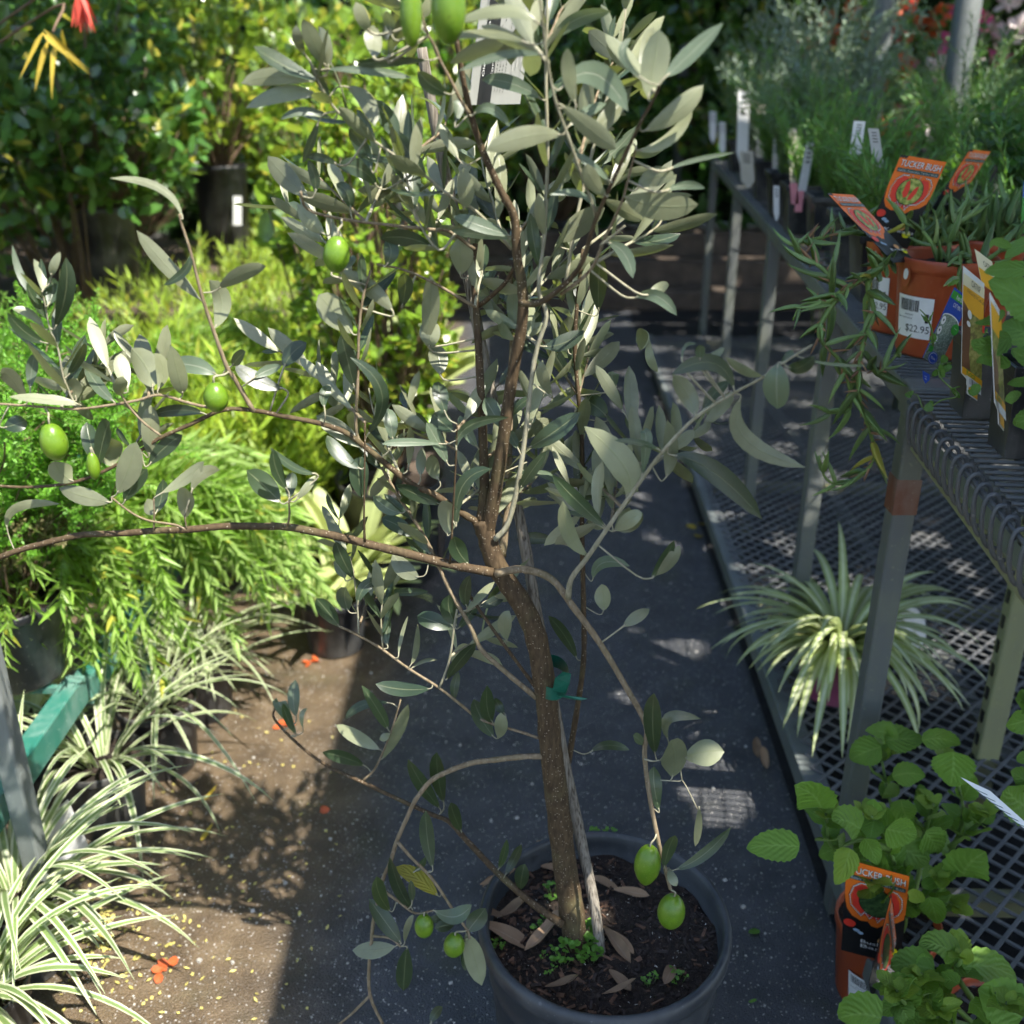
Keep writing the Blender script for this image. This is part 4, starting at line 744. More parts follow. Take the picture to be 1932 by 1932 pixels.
for p_, d_ in (((.012, -.018, .006), (.006, -.006, .030)), ((.016, -.017, -.002), (.022, -.006, .004))):
    a = q+Vector(p_); d_ = Vector(d_); s_ = Vector((.007, 0, -.002)); GB().add([a-s_, a+s_, a+d_*.6+s_*1.2+Vector((0, -.003, 0)), a+d_*.6-s_*1.2, a+d_+s_, a+d_-s_*.3], [(0, 1, 2, 3), (3, 2, 4, 5)]).ob('tail', 'green_tape', tp, False)

# ------------------------------------------------------------------ printed cards
_TX = {}
def text_mesh(s):
    if s not in _TX:
        cu_ = bpy.data.curves.new('t', 'FONT'); cu_.body = s; cu_.size = 1; cu_.resolution_u = 3
        ob = bpy.data.objects.new('t', cu_); col.objects.link(ob); dg = bpy.context.evaluated_depsgraph_get()
        me = bpy.data.meshes.new_from_object(ob.evaluated_get(dg)); V = [tuple(v.co[:2]) for v in me.vertices]; Fc = [tuple(p.vertices) for p in me.polygons]
        bpy.data.objects.remove(ob); bpy.data.curves.remove(cu_); bpy.data.meshes.remove(me)
        xs = [p[0] for p in V]; ys = [p[1] for p in V]; x0, x1, y0, y1 = min(xs), max(xs), min(ys), max(ys)
        _TX[s] = ([((x-x0)/(x1-x0), 1-(y-y0)/(y1-y0)) for x, y in V], Fc)
    return _TX[s]
class Card:
    """thin printed card: corners TL, TR, BL in space; print layers lie a fraction of a millimetre proud, facing the camera"""
    def __init__(s, name, label, cat, TL, TR, BL, base='black_print', outline=None, th=.0007, group=None, parent=None):
        s.o, s.U, s.V = TL, TR-TL, BL-TL; n = s.U.cross(s.V).normalized()
        if n.dot(Vector((0, 0, H))-TL) < 0: n = -n
        s.n = n; s.k = 0
        s.rt = root(name, s.o+s.U*.5+s.V, label, cat, group) if parent is None else parent
        ol = outline or [(0, 0), (1, 0), (1, 1), (0, 1)]; m = len(ol)
        v = [s.at(*p, 0) for p in ol]+[s.at(*p, -th) for p in ol]
        f = [tuple(range(m)), tuple(range(2*m-1, m-1, -1))]+[(i, (i+1) % m, m+(i+1) % m, m+i) for i in range(m)]
        GB().add(v, f).ob('card', base, s.rt, False)
    def at(s, a, b, h): return s.o+s.U*a+s.V*b+s.n*h
    def lay(s, name, pts, faces, mat, lev=None):
        s.k += 1; h = .00018*(lev or s.k); return GB().add([s.at(a, b, h) for a, b in pts], faces).ob(name, mat, s.rt, False)
    def poly(s, name, pts, mat): return s.lay(name, pts, [tuple(range(len(pts)))], mat)
    def rect(s, name, a0, b0_, a1, b1_, mat): return s.poly(name, [(a0, b0_), (a1, b0_), (a1, b1_), (a0, b1_)], mat)
    def ell(s, name, a, b, ra, rb, mat, n=28): return s.poly(name, [(a+ra*math.cos(6.2832*i/n), b+rb*math.sin(6.2832*i/n)) for i in range(n)], mat)
    def text(s, t, a0, b0_, a1, b1_, mat, turn=False):
        V_, F_ = text_mesh(t)
        pts = [(a0+(a1-a0)*y, b1_-(b1_-b0_)*x) if turn else (a0+(a1-a0)*x, b0_+(b1_-b0_)*y) for x, y in V_]
        return s.lay('lettering', pts, F_, mat)
    def dots(s, name, lines, r_a, r_b, mat, step):
        pts, fc = [], []
        for ln_ in lines:
            for (x0, y0), (x1, y1) in zip(ln_[:-1], ln_[1:]):
                n = max(1, int(math.hypot(x1-x0, y1-y0)/step))
                for i in range(n):
                    cx, cy = x0+(x1-x0)*i/n, y0+(y1-y0)*i/n; o = len(pts); pts += [(cx+r_a*math.cos(1.0472*j), cy+r_b*math.sin(1.0472*j)) for j in range(6)]; fc.append(tuple(range(o, o+6)))
        return s.lay(name, pts, fc, mat)
def fruit_card(cd, name, photo, full=True):
    """orange plant label: white heading, dark strip, dotted outline round a photo, coloured blots and the plant's name on black"""
    cd.poly('orange_field', [(0, .03), (.16, .03), (.17, 0), (1, 0), (1, .40), (.98, .48), (.86, .54), (.76, .56), (.66, .60), (.56, .645), (.46, .64), (.40, .60), (.28, .61), (.14, .58), (.05, .51), (.02, .44), (-.0, .36)], 'orange_print')
    cd.poly('red_field', [(.16, .26), (.26, .215), (.36, .23), (.46, .27), (.58, .27), (.70, .225), (.82, .235), (.88, .30), (.90, .40), (.84, .48), (.70, .52), (.54, .57), (.44, .55), (.30, .54), (.14, .46), (.11, .36)], 'red_print')
    cd.dots('dotted_outline', [[(.36, .205), (.24, .205), (.13, .26), (.08, .36), (.11, .46), (.22, .52), (.28, .55), (.34, .50), (.42, .56), (.50, .50), (.56, .58), (.62, .52), (.76, .505), (.88, .44), (.93, .36), (.92, .27), (.84, .215), (.72, .205)], [(.44, .205), (.46, .255)], [(.62, .205), (.60, .255)]], .020, .0085, 'black_print', .021)
    cd.dots('white_dots', [[(.36, .205), (.24, .205), (.13, .26), (.08, .36), (.11, .46), (.22, .52), (.28, .55), (.34, .50), (.42, .56), (.50, .50), (.56, .58), (.62, .52), (.76, .505), (.88, .44), (.93, .36), (.92, .27), (.84, .215), (.72, .205)], [(.44, .205), (.46, .255)], [(.62, .205), (.60, .255)]], .013, .0055, 'white_card', .021)
    cd.ell('photo_edge', .51, .375, .285, .155, 'black_print'); cd.ell('photo', .51, .375, .27, .147, photo)
    if photo == 'photo_fruit':
        cd.poly('photo_fruit_half', [(.37, .28), (.42, .25), (.49, .34), (.49, .43), (.42, .45), (.36, .40)], 'red_print'); cd.poly('photo_fruit_half', [(.66, .30), (.60, .32), (.53, .41), (.52, .47), (.60, .46), (.66, .38)], 'red_print')
    cd.text('TUCKER BUSH', .075, .048, .955, .118, 'black_print'); cd.text('TUCKER BUSH', .065, .045, .945, .113, 'white_card')
    cd.rect('strip', .05, .135, .96, .178, 'teal_print'); cd.text('Edible Australian Tucker Bush', .08, .145, .93, .170, 'grey_card')
    cd.ell('blot', .10, .655, .10, .042, 'red_print'); cd.ell('blot', .22, .715, .055, .018, 'pale_blue_print'); cd.ell('blot', .29, .735, .05, .017, 'pale_blue_print'); cd.ell('blot', .66, .775, .09, .035, 'tan_print'); cd.ell('blot', .83, .845, .09, .04, 'yellow_print')
    for i, w_ in enumerate(name): cd.text(w_, .30, .80+.05*i, .30+.085*len(w_), .80+.05*i+.036, 'white_card')
def sticker(rt, c, r0, r1, z0, z1, a0, a1, price):
    """white price label wrapped on the wall of a round pot (angles in degrees)"""
    def at(f, g_, off=.0008):
        z = z0+(z1-z0)*(1-g_); rr_ = r0+(r1-r0)*(1-g_)+off; a = R(a0+(a1-a0)*f); return Vector((c[0]+rr_*math.cos(a), c[1]+rr_*math.sin(a), c[2]+z))
    n = 8; g = GB(); g.add([at(i/n, j) for j in (0, 1) for i in range(n+1)], [(i, i+1, n+2+i, n+1+i) for i in range(n)]); o = g.ob('price_label', 'white_card', rt)
    g = GB(); x = .10; r2 = random.Random(4)
    while x < .66:
        w_ = r2.choice((.010, .018, .028)); g.add([at(x, .08, .0011), at(x+w_, .08, .0011), at(x+w_, .36, .0011), at(x, .36, .0011)], [(0, 1, 2, 3)]); x += w_+r2.choice((.010, .016))
    g.ob('barcode', 'black_print', o, False)
    def tx(t, f0, g0, f1, g1):
        V_, F_ = text_mesh(t); GB().add([at(f0+(f1-f0)*x_, g0+(g1-g0)*y_, .0011) for x_, y_ in V_], F_).ob('lettering', 'black_print', o, False)
    tx('lllllll', .28, .43, .52, .46); tx('lllllllllll', .04, .52, .50, .55)
    if price: tx(price, .32, .68, .97, .88)
    g = GB().add([at(.84, .38, .0011), at(.92, .38, .0011), at(.92, .60, .0011), at(.84, .60, .0011)], [(0, 1, 2, 3)]); g.ob('mark', 'black_print', o, False)

# printed nursery label hanging in the olive crown
def q7(x, y, yy): return P(870+x*.12867, y*.12867, yy)
cd = Card('nursery_label', 'white and black printed nursery label hanging inside the olive crown', 'plant label', q7(330, -260, 1.06), q7(1100, -160, 1.13), q7(105, 1540, 1.05), 'shaded_card')  # white card greyed, the crown's shade put into its colour
cd.rect('black_band', .15, 0, .40, 1, 'black_print'); cd.text('Olea europaea', .175, .30, .225, .76, 'white_card', True); cd.text('(Olive)', .255, .36, .305, .62, 'white_card', True); cd.text('Coratina (K)', .325, .34, .375, .78, 'white_card', True)
for i, (a_, b_) in enumerate(((.42, .60), (.47, .74), (.52, .5), (.58, .62))): cd.text('variety by to', a_, .92-b_, a_+.03, .90, 'black_print', True)
for i in range(9): cd.rect('print_line', .64+.035*i, .10, .65+.035*i, .55+.2*((i*37) % 5)/5, 'grey_card')
GB().tube(spline([cd.at(.1, .02, 0), P(1000, -40, 1.03), P(1030, -30, .965)], 4), .0008, 5).ob('string', 'green_tape', cd.rt)

# ------------------------------------------------------------------ orange pots on the bench
CA = P(1786, 505, 1.50); CA = Vector((CA.x, 1.50, ZB+.009)); CB = Vector((P(1722, 470, 1.648).x, 1.648, ZB+.009)); CC = Vector((CA.x+.13, 1.69, ZB+.009))
potA = plant_pot('plant_pot', 'orange plastic pot with a $22.95 price label on the wire bench', 'plant pot', CA, .070, .142, 'orange_plastic')
potB = plant_pot('plant_pot', 'orange plastic pot half hidden behind the priced orange pot', 'plant pot', CB, .070, .142, 'orange_plastic')
potC = plant_pot('plant_pot', 'orange plastic pot standing behind the other two on the bench', 'plant pot', CC, .070, .142, 'orange_plastic')
sticker(potA, CA, .070*.825, .070*.925, .030, .090, -174, -120, '$22.95'); sticker(potB, CB, .070*.825, .070*.925, .030, .090, -185, -135, '$22.95')
for c_, rt_ in ((CA, potA), (CB, potB)):
    a = R(-160); n_ = Vector((math.cos(a), math.sin(a), 0)); s_ = Vector((-n_.y, n_.x, 0)); b_ = c_+n_*.0690
    GB().add([b_+s_*.009*math.cos(t)+n_*.0016+Vector((0, 0, .118+.016*math.sin(t))) for t in [i*.5236 for i in range(12)]], [tuple(range(12))]).ob('clip_tab', 'orange_plastic', rt_, False)
    GB().add([b_+s_*.005*math.cos(t)+n_*.0022+Vector((0, 0, .120+.008*math.sin(t))) for t in [i*.5236 for i in range(12)]], [tuple(range(12))]).ob('clip_mark', 'white_card', rt_, False)
S2 = (1633.7, 248.6, .1544)
def q2(x, y, yy): return P(S2[0]+x*S2[2], S2[1]+y*S2[2], yy)
S6 = (1491.5, 248.6, .2280)
def q6(x, y, yy): return P(S6[0]+x*S6[2], S6[1]+y*S6[2], yy)
cd = Card('plant_label', 'orange and black plant label with red fruit photo facing the path', 'plant label', q2(430, 278, 1.575), q2(985, 372, 1.560), q2(-20, 1330, 1.592)); fruit_card(cd, ['Karkalla'], 'photo_fruit')
cd = Card('plant_label', 'orange and black plant label tilted left, seen nearly edge on, in the priced pot', 'plant label', q6(302, 508, 1.395), q6(520, 522, 1.45), q6(850, 1082, 1.455)); fruit_card(cd, ['Karkalla'], 'photo_fruit')
cd = Card('plant_label', 'orange plant label leaning right among the succulent leaves at the back', 'plant label', q2(1270, 215, 1.74), q2(1525, 240, 1.78), q2(760, 1010, 1.70)); fruit_card(cd, ['Karkalla'], 'photo_fruit')

# trailing succulents in the three pots
kvar = BarVariants('leaf', 'succulent_leaf', 6); dvar = BarVariants('leaf', 'succulent_dry', 4, 5)
def karkalla(label, c, runs, n, dry=0, L=.055):
    rt = root('succulent_plant', c+Vector((0, 0, .12)), label, 'succulent', 'trailing succulents in orange pots'); f = Foliage(kvar); fd = Foliage(dvar); polys = []
    for r_ in runs: polys.append(spline(r_, 4))
    polys += arch(c+Vector((0, 0, .12)), n, .10, .09, .03, 4, .5, r0=.045)
    stem_obs(rt, polys, .0042, 'stem_green', n=6)
    for i, p in enumerate(polys): stem_leaves(f, p, .026, 50, L, .23, .10, 2, .35, .3, .2)
    for p in polys[:len(runs)]:
        if dry: stem_leaves(fd, p[len(p)//4:len(p)*3//4], .013, 60, .020, .22, 0, 2, 0, .5, .1, 40)
    f.finish(rt, 300); fd.finish(rt, 120, 'dry_leaf', 'dry_leaves')
karkalla('green succulent in the priced orange pot, trailing over the bench edge', CA, [[q6(1500, 1110, 1.49), q6(1420, 1000, 1.46), q6(1400, 1120, 1.41), q6(1380, 1220, 1.40)]], 3)
karkalla('green succulent with dry brown stems hanging down over the bench edge', CB,
         [[q6(880, 1010, 1.55), q6(700, 1160, 1.40), q6(420, 1310, 1.36), q6(330, 1400, 1.35), q6(100, 1430, 1.36), q6(20, 1560, 1.36)],
          [q6(760, 1100, 1.42), q6(640, 1260, 1.38), q6(690, 1500, 1.36), q6(600, 1760, 1.34), P(1620, 740, 1.33), P(1650, 860, 1.33), P(1600, 910, 1.33), P(1560, 905, 1.335), P(1545, 860, 1.34)],
          [q6(430, 1320, 1.36), q6(300, 1500, 1.35), q6(240, 1700, 1.34), P(1590, 690, 1.34), P(1605, 770, 1.335), P(1560, 780, 1.335)],
          [q6(330, 1400, 1.36), q6(340, 1240, 1.36), q6(250, 1120, 1.37), q6(60, 1000, 1.40), q6(20, 900, 1.42)],
          [q6(20, 900, 1.43), q6(160, 900, 1.43), q6(400, 830, 1.46), q6(560, 770, 1.5)],
          [P(1640, 690, 1.36), P(1660, 700, 1.34), P(1700, 660, 1.36)]], 7, 1, .052)
karkalla('green succulent with upright leafy shoots in the rear orange pot', CC, [], 12, 0, .07)

# ------------------------------------------------------------------ catnip and catmint in small black pots at the deck edge
S1 = (1683.4, 497.2, .18013)
def q1(x, y, yy): return P(S1[0]+x*S1[2], S1[1]+y*S1[2], yy)
rotb = math.atan2(bd.y, bd.x)-math.pi/2
herb = []
for lab, y, h_, off in (('small black square herb pot beside the priced orange pot', 1.215, .098, .058), ('small black square herb pot in the middle of the row at the deck edge', 1.075, .105, .062), ('small black square herb pot with two toned rim, closest to the bench corner wire', .925, .10, .062)):
    q = BE(y)+bn*off; c = Vector((q.x, q.y, ZB+.009)); herb.append(c)
    plant_pot('herb_pot', lab.replace(' with two toned rim, closest to the bench corner wire', ' at the free end of the row on the deck edge'), 'plant pot', c, .036, h_, 'black_plastic', 'small black herb pots', True, .007, rotz=rotb)
q = BE(1.33)+bn*.20; herb.append(Vector((q.x, q.y, ZB+.009))); plant_pot('herb_pot', 'small black square herb pot behind the row beside the orange pots', 'plant pot', herb[-1], .036, .10, 'black_plastic', 'small black herb pots', True, .007, rotz=rotb)
# cards
ol = [(0, 0), (1, 0), (1, .86), (.80, .88), (.82, 1.0), (.30, 1.0), (.30, .88), (0, .86)]
cd = Card('plant_label', 'tall yellow and white catnip label with orange foot in the middle herb pot', 'plant label', q1(745, 25, 1.04), q1(965, 210, 1.055), q1(722, 1320, 1.065), 'white_card', ol)
cd.poly('photo', [(.0, .30), (1, .30), (1, .80), (0, .80)], 'photo_meadow'); cd.poly('amber_band', [(0, .12), (1, .10), (1, .31), (0, .31)], 'amber_print'); cd.poly('cream_band', [(0, .05), (1, .04), (1, .12), (0, .14)], 'cream_print'); cd.poly('brown_patch', [(0, .26), (.25, .30), (.38, .45), (.33, .66), (.42, .80), (0, .80)], 'brown_print')
cd.rect('orange_foot', 0, .795, 1, .855, 'amber_print'); cd.rect('orange_tip', .34, .885, .78, .99, 'amber_print'); cd.rect('barcode_patch', .2, .845, .95, .93, 'white_card')
for i in range(9): cd.rect('barcode_bar', .36+i*.055, .852, .375+i*.055+.01*(i % 3), .90, 'black_print')
cd.text('CATNIP', .30, .062, .72, .11, 'black_print'); cd.text('A herbal high for Cool Cats', .10, .145, .92, .19, 'brown_print'); cd.text('Kool', .14, .79, .55, .845, 'green_print')
cd.ell('white_mark', .22, .34, .10, .035, 'white_card'); cd.ell('white_mark', .17, .42, .09, .022, 'white_card'); cd.rect('red_mark', .82, .33, .93, .40, 'red_print')
cd = Card('plant_label', 'narrow yellow label seen nearly edge on in the end herb pot', 'plant label', q1(1025, 305, .93), q1(1138, 510, .965), q1(1085, 1640, .955), 'white_card', ol)
cd.poly('photo', [(0, .25), (1, .25), (1, .76), (0, .76)], 'photo_meadow'); cd.poly('amber_band', [(0, .06), (1, .06), (1, .26), (0, .26)], 'amber_print'); cd.poly('brown_patch', [(0, .40), (.4, .5), (.4, .76), (0, .76)], 'brown_print'); cd.rect('orange_foot', 0, .75, 1, .82, 'amber_print'); cd.rect('orange_tip', .34, .885, .78, .99, 'amber_print'); cd.text('Kool', .14, .755, .6, .81, 'green_print'); cd.rect('barcode_patch', .2, .82, .95, .90, 'white_card'); cd.text('CATNIP', .2, .03, .8, .055, 'black_print')
cd = Card('plant_label', 'leaning blue and green catmint label with white ovals in the corner herb pot', 'plant label', q1(655, 250, 1.19), q1(818, 372, 1.205), q1(320, 985, 1.20), 'blue_print')
cd.rect('green_band', 0, .03, 1, .13, 'green_print'); cd.text('herbfarm', .30, .05, .98, .11, 'white_card'); cd.text('CAT MINT', .30, .16, .80, .215, 'white_card')
cd.poly('photo_rim', [(0, 1), (0, .38)]+[(.5-.5*math.cos(t), .38-.07*math.sin(t)) for t in [i*3.1416/14 for i in range(1, 14)]]+[(1, .38), (1, 1)], 'white_card'); cd.poly('photo', [(0, 1), (0, .395)]+[(.5-.5*math.cos(t), .395-.07*math.sin(t)) for t in [i*3.1416/14 for i in range(1, 14)]]+[(1, .395), (1, 1)], 'photo_herb')
for b_ in (.43, .57, .71): cd.ell('white_oval', .14, b_, .11, .058, 'white_card'); cd.rect('oval_mark', .11, b_-.02, .17, b_+.01, 'black_print')
cd.ell('green_blot', .88, .45, .20, .075, 'green_print'); cd.text('Grows to', .78, .43, .99, .445, 'white_card'); cd.rect('green_tab', .02, .80, .22, .88, 'green_print')
cd.ell('badge', .40, .93, .27, .085, 'blue_print'); cd.ell('badge_ring', .40, .93, .23, .072, 'white_card'); cd.ell('badge_core', .40, .93, .215, .066, 'blue_print'); cd.text('Oasis', .27, .915, .53, .945, 'white_card')
cd = Card('plant_label', 'blue pointed foot of a plant label poking out below the corner herb pot rim', 'plant label', q1(318, 1120, 1.165), q1(395, 1165, 1.165), q1(325, 1245, 1.165), 'blue_print', [(0, 0), (1, 0), (.9, .5), (.3, 1), (0, .7)]); cd.text('11', .25, .35, .5, .6, 'white_card', True)
cd = Card('plant_label', 'yellow catnip label half covered by leaves behind the herb row', 'plant label', q6(1525, 970, 1.33), q6(1668, 1075, 1.34), q6(1585, 1260, 1.335), 'cream_print'); cd.rect('amber_band', 0, .5, 1, 1, 'amber_print'); cd.text('CATNIP', .38, .18, .96, .34, 'black_print')
cd = Card('plant_label', 'blue and green plant label at the rear of the bench among the leaves', 'plant label', P(1931, 343, 1.58), P(1990, 330, 1.58), P(1925, 440, 1.58), 'green_print'); cd.rect('blue_band', 0, 0, 1, .30, 'blue_print')

cvar = Variants('leaf', 'catnip_leaf', 'ovate', 6, (-.7, .3), (.0, .25), 14, .07, .05, 31, .85)
def herb_plant(label, c, h_, n, spread, L, grp, var=cvar, runs=(), az=None, azr=3.14, sp_=.028, mat='stem_green', wr=.85, top=.095):
    rt = root('herb_plant', c+Vector((0, 0, top)), label, 'herb', grp); f = Foliage(var); polys = arch(c+Vector((0, 0, top-.015)), n, h_, spread, h_*.25, 5, .4, az, azr, .02)+[spline(r_, 4) for r_ in runs]
    stem_obs(rt, polys, .0014, mat)
    for p in polys: stem_leaves(f, p, sp_, 62, L, wr, .12, 2, .5, .3, .35)
    f.finish(rt, 300); return rt
herb_plant('soft green catnip with toothed leaves in the middle herb pot', herb[1], .13, 5, .06, .030, 'catnip herbs', az=0, azr=1.6)
hp = herb_plant('large leaved catnip spilling right over the end herb pot', herb[2], .20, 7, .09, .038, 'catnip herbs', az=.4, azr=1.5)
herb_plant('thin stemmed catmint straggling over the corner herb pot', herb[0], .05, 1, .05, .014, None, runs=[[q1(620, 1040, 1.18), q1(520, 1060, 1.15), q1(495, 1180, 1.13), q1(680, 1380, 1.10), q1(520, 1430, 1.11), q1(340, 1530, 1.12), q1(265, 1380, 1.13), q1(150, 1370, 1.13)], [q1(430, 860, 1.18), q1(410, 680, 1.17), q1(350, 550, 1.17), q1(290, 480, 1.17)]], sp_=.034)
herb_plant('leafy green catnip standing behind the herb row', herb[3], .19, 7, .10, .034, 'catnip herbs', az=.2, azr=2.0)
CMAT = dict(t='catnip_leaf', b='catnip_leaf', y='basil_leaf_young')
for e in ((1560, 520, 1300, 330, 1010, 180, 400, 't'), (1240, 780, 1010, 850, 830, 800, 260, 't'), (1560, 800, 1330, 700, 1140, 640, 330, 't'), (1450, 60, 1180, 60, 960, 90, 190, 't'), (1500, -260, 1330, -170, 1180, -40, 160, 't'), (1180, 500, 1030, 590, 860, 620, 110, 't'), (1230, 1080, 1030, 1000, 880, 1040, 150, 't'), (1330, 1400, 1240, 1400, 1180, 1440, 130, 't'), (1550, 1600, 1400, 1640, 1280, 1700, 260, 't'), (1500, 1230, 1340, 1240, 1200, 1260, 110, 't'), (900, 1260, 850, 1340, 790, 1330, 110, 't'), (1560, 1000, 1400, 980, 1250, 900, 200, 't'), (1250, -160, 1090, -230, 1030, -160, 90, 't'), (700, 180, 640, 200, 580, 240, 50, 't')):
    CR['1'] = (*S1[:2], S1[2]); traced_leaf('1', e, 'ovate', CMAT, hp, yfix=.965, rows=16, tooth=.06, dmax=.03, wave=.06)
# sun-bleached white card by the edge of the lower rail
cd = Card('plant_label', 'white printed care label leaning on the toothed leaves by the lower shelf', 'plant label', P(1812, 1466, 1.01), P(1868, 1492, 1.0), P(1880, 1540, .985), 'white_card', [(0, 0), (1, 0), (1.55, .98), (1.0, 1.0)])
for i in range(6): cd.rect('print_line', .20+.06*i, .22+.13*i, .62+.10*i, .255+.13*i, 'teal_print')

# ------------------------------------------------------------------ bush basil in orange pots on the ground
S5 = (1335.4, 1335.4, .3088); CR['5'] = S5
def q5(x, y, yy): return P(S5[0]+x*S5[2], S5[1]+y*S5[2], yy)
CD = Vector((.565, 1.165, 0)); CE = Vector((.66, .985, 0))
potD = plant_pot('plant_pot', 'orange plastic pot on the ground with two orange labels in it', 'plant pot', CD, .077, .150, 'orange_plastic')
potE = plant_pot('plant_pot', 'orange plastic pot almost hidden under toothed green leaves at the path edge', 'plant pot', CE, .077, .150, 'orange_plastic')
sticker(potD, CD, .077*.80, .077*.935, .028, .085, -150, -108, None)
cd = Card('plant_label', 'orange and black plant label with green leaf photo inside the ground pot', 'plant label', q5(850, 925, 1.088), q5(1232, 1030, 1.088), q5(815, 1480, 1.10)); fruit_card(cd, ['Bush', 'Basil'], 'photo_leaf')
cd = Card('plant_label', 'orange plant label seen edge on, standing at the front of the ground pot', 'plant label', q5(1122, 1140, 1.045), q5(1152, 1425, 1.10), q5(985, 1680, 1.035)); fruit_card(cd, ['Bush', 'Basil'], 'photo_leaf')
bvar = Variants('leaf', 'basil_leaf', 'ovate', 6, (-.7, .3), (.0, .25), 14, .06, .05, 41, .8); yvar = Variants('leaf', 'basil_leaf_young', 'ovate', 5, (-.4, .7), (.1, .4), 12, .07, .06, 42, .8)
def basil(label, c, stems, leaves, yfix):
    rt = root('basil_plant', c+Vector((0, 0, .12)), label, 'herb', 'bush basil plants'); polys = [spline(s_, 4) for s_ in stems]
    m = 0
    for p in polys: n = len(p); GB().tube(p, [.0045*(1-.6*i/(n-1)) for i in range(n)], 7).ob('stem', 'stem_green', rt)
    f, fy = Foliage(bvar), Foliage(yvar)
    for p in polys:
        stem_leaves(f, p[len(p)//3:], .032, 68, .044, .80, 0, 2, .9, .25, .15)
        for r_ in range(2):                                                # rosette of young leaves at the tip
            for j in range(4 if r_ else 2):
                a = rng.uniform(0, 6.28); d = Vector((math.cos(a), math.sin(a), .35+.4*(2-r_)*.5)); fy.add(p[-1]-Vector((0, 0, .005*r_)), d, Vector((0, 0, 1))+rvec()*.3, .018+.014*r_, .014+.011*r_)
    f.finish(rt, 200); fy.finish(rt, 150)
    for e in leaves: traced_leaf('5', e[:8], 'ovate', dict(t='basil_leaf', b='basil_leaf', y='basil_leaf_young', o='fallen_yellow'), rt, yfix=yfix+(e[8] if len(e) > 8 else 0), rows=16, tooth=.055, dmax=.02, wave=.05)
b0_ = Vector((CD.x+.02, CD.y-.005, .12))
basil('tall toothed green basil rising from the ground pot beside the bench leg', CD,
      [[b0_, q5(1205, 1280, 1.14), q5(1150, 1000, 1.13), q5(1090, 820, 1.12), q5(1000, 660, 1.10)], [q5(1205, 1270, 1.14), q5(1080, 1130, 1.11), q5(1000, 1040, 1.09)], [q5(1205, 1260, 1.14), q5(1290, 1210, 1.13), q5(1400, 1100, 1.12), q5(1400, 1020, 1.11)], [q5(1230, 1240, 1.15), q5(1400, 1180, 1.14), q5(1500, 1200, 1.13)],
       [q5(1110, 870, 1.125), q5(950, 800, 1.11), q5(760, 850, 1.09), q5(720, 640, 1.09)], [b0_+Vector((.02, .03, 0)), q5(1300, 900, 1.22), q5(1130, 620, 1.25), q5(1060, 300, 1.28)], [b0_+Vector((.04, .03, 0)), q5(1480, 900, 1.22), q5(1560, 640, 1.22), q5(1490, 320, 1.24)], [q5(1480, 850, 1.22), q5(1640, 720, 1.2), q5(1720, 640, 1.18)], [q5(1300, 880, 1.2), q5(1340, 720, 1.2), q5(1380, 580, 1.2)]],
      [(560, 850, 400, 840, 235, 860, 200, 't', -.06), (690, 610, 640, 530, 530, 480, 230, 't', -.05), (870, 860, 840, 960, 780, 1080, 150, 'y', -.06), (1050, 180, 1080, 150, 960, 140, 140, 't', .12), (1080, 200, 1190, 190, 1320, 190, 170, 't', .12), (1060, 240, 960, 270, 870, 320, 190, 't', .12), (1130, 420, 1230, 400, 1330, 420, 150, 't', .10), (1500, 270, 1500, 370, 1480, 480, 260, 't', .08), (1310, 200, 1430, 190, 1540, 230, 130, 't', .1), (1560, 1030, 1600, 950, 1700, 880, 270, 't', -.02), (1090, 740, 1180, 760, 1280, 780, 190, 't', -.05), (930, 740, 840, 690, 760, 690, 190, 't', -.06), (1100, 820, 1230, 880, 1350, 960, 240, 't', .03), (1330, 760, 1380, 830, 1400, 890, 190, 't', .02), (960, 800, 1000, 870, 1040, 960, 130, 't', -.07), (1350, 1160, 1380, 1230, 1400, 1320, 150, 't', -.04), (1300, 1190, 1260, 1140, 1220, 1130, 90, 'y', -.05), (1180, 560, 1200, 640, 1230, 690, 160, 't', .05)], 1.13)
c0 = Vector((CE.x, CE.y, .12))
basil('broad toothed green basil crowding the path edge in front of the ground pot', CE,
      [[c0, q5(1520, 1640, .98), q5(1540, 1560, .97), q5(1560, 1490, .97)], [c0, q5(1300, 1850, .95), q5(1200, 1800, .93), q5(1150, 1720, .93)], [c0, q5(1420, 1900, .95), q5(1400, 1820, .94)], [c0+Vector((-.02, 0, 0)), q5(1380, 1700, .97), q5(1300, 1620, .96)], [c0, q5(1750, 1900, .94), q5(1830, 1800, .92)]],
      [(1510, 1520, 1410, 1450, 1290, 1460, 170, 't'), (1560, 1590, 1720, 1580, 1890, 1660, 210, 't'), (1380, 1600, 1240, 1570, 1115, 1580, 220, 't'), (1200, 1740, 1150, 1710, 1080, 1730, 190, 't', -.02), (1920, 1900, 1780, 1800, 1650, 1720, 330, 't', -.05), (1060, 1900, 930, 1870, 800, 1900, 260, 't', -.06), (1180, 1800, 1110, 1830, 1030, 1860, 120, 't', -.03), (1170, 1810, 1200, 1860, 1240, 1930, 150, 't', -.03), (1530, 1690, 1470, 1660, 1410, 1680, 120, 't', -.02), (1420, 1840, 1480, 1810, 1560, 1800, 90, 'y', -.03), (1400, 1860, 1330, 1840, 1260, 1860, 110, 'y', -.03), (1290, 1620, 1290, 1740, 1250, 1880, 200, 'b', .02), (1560, 1480, 1580, 1520, 1560, 1560, 90, 'y', -.01), (1600, 1800, 1660, 1840, 1700, 1930, 130, 't', -.03)], .965)
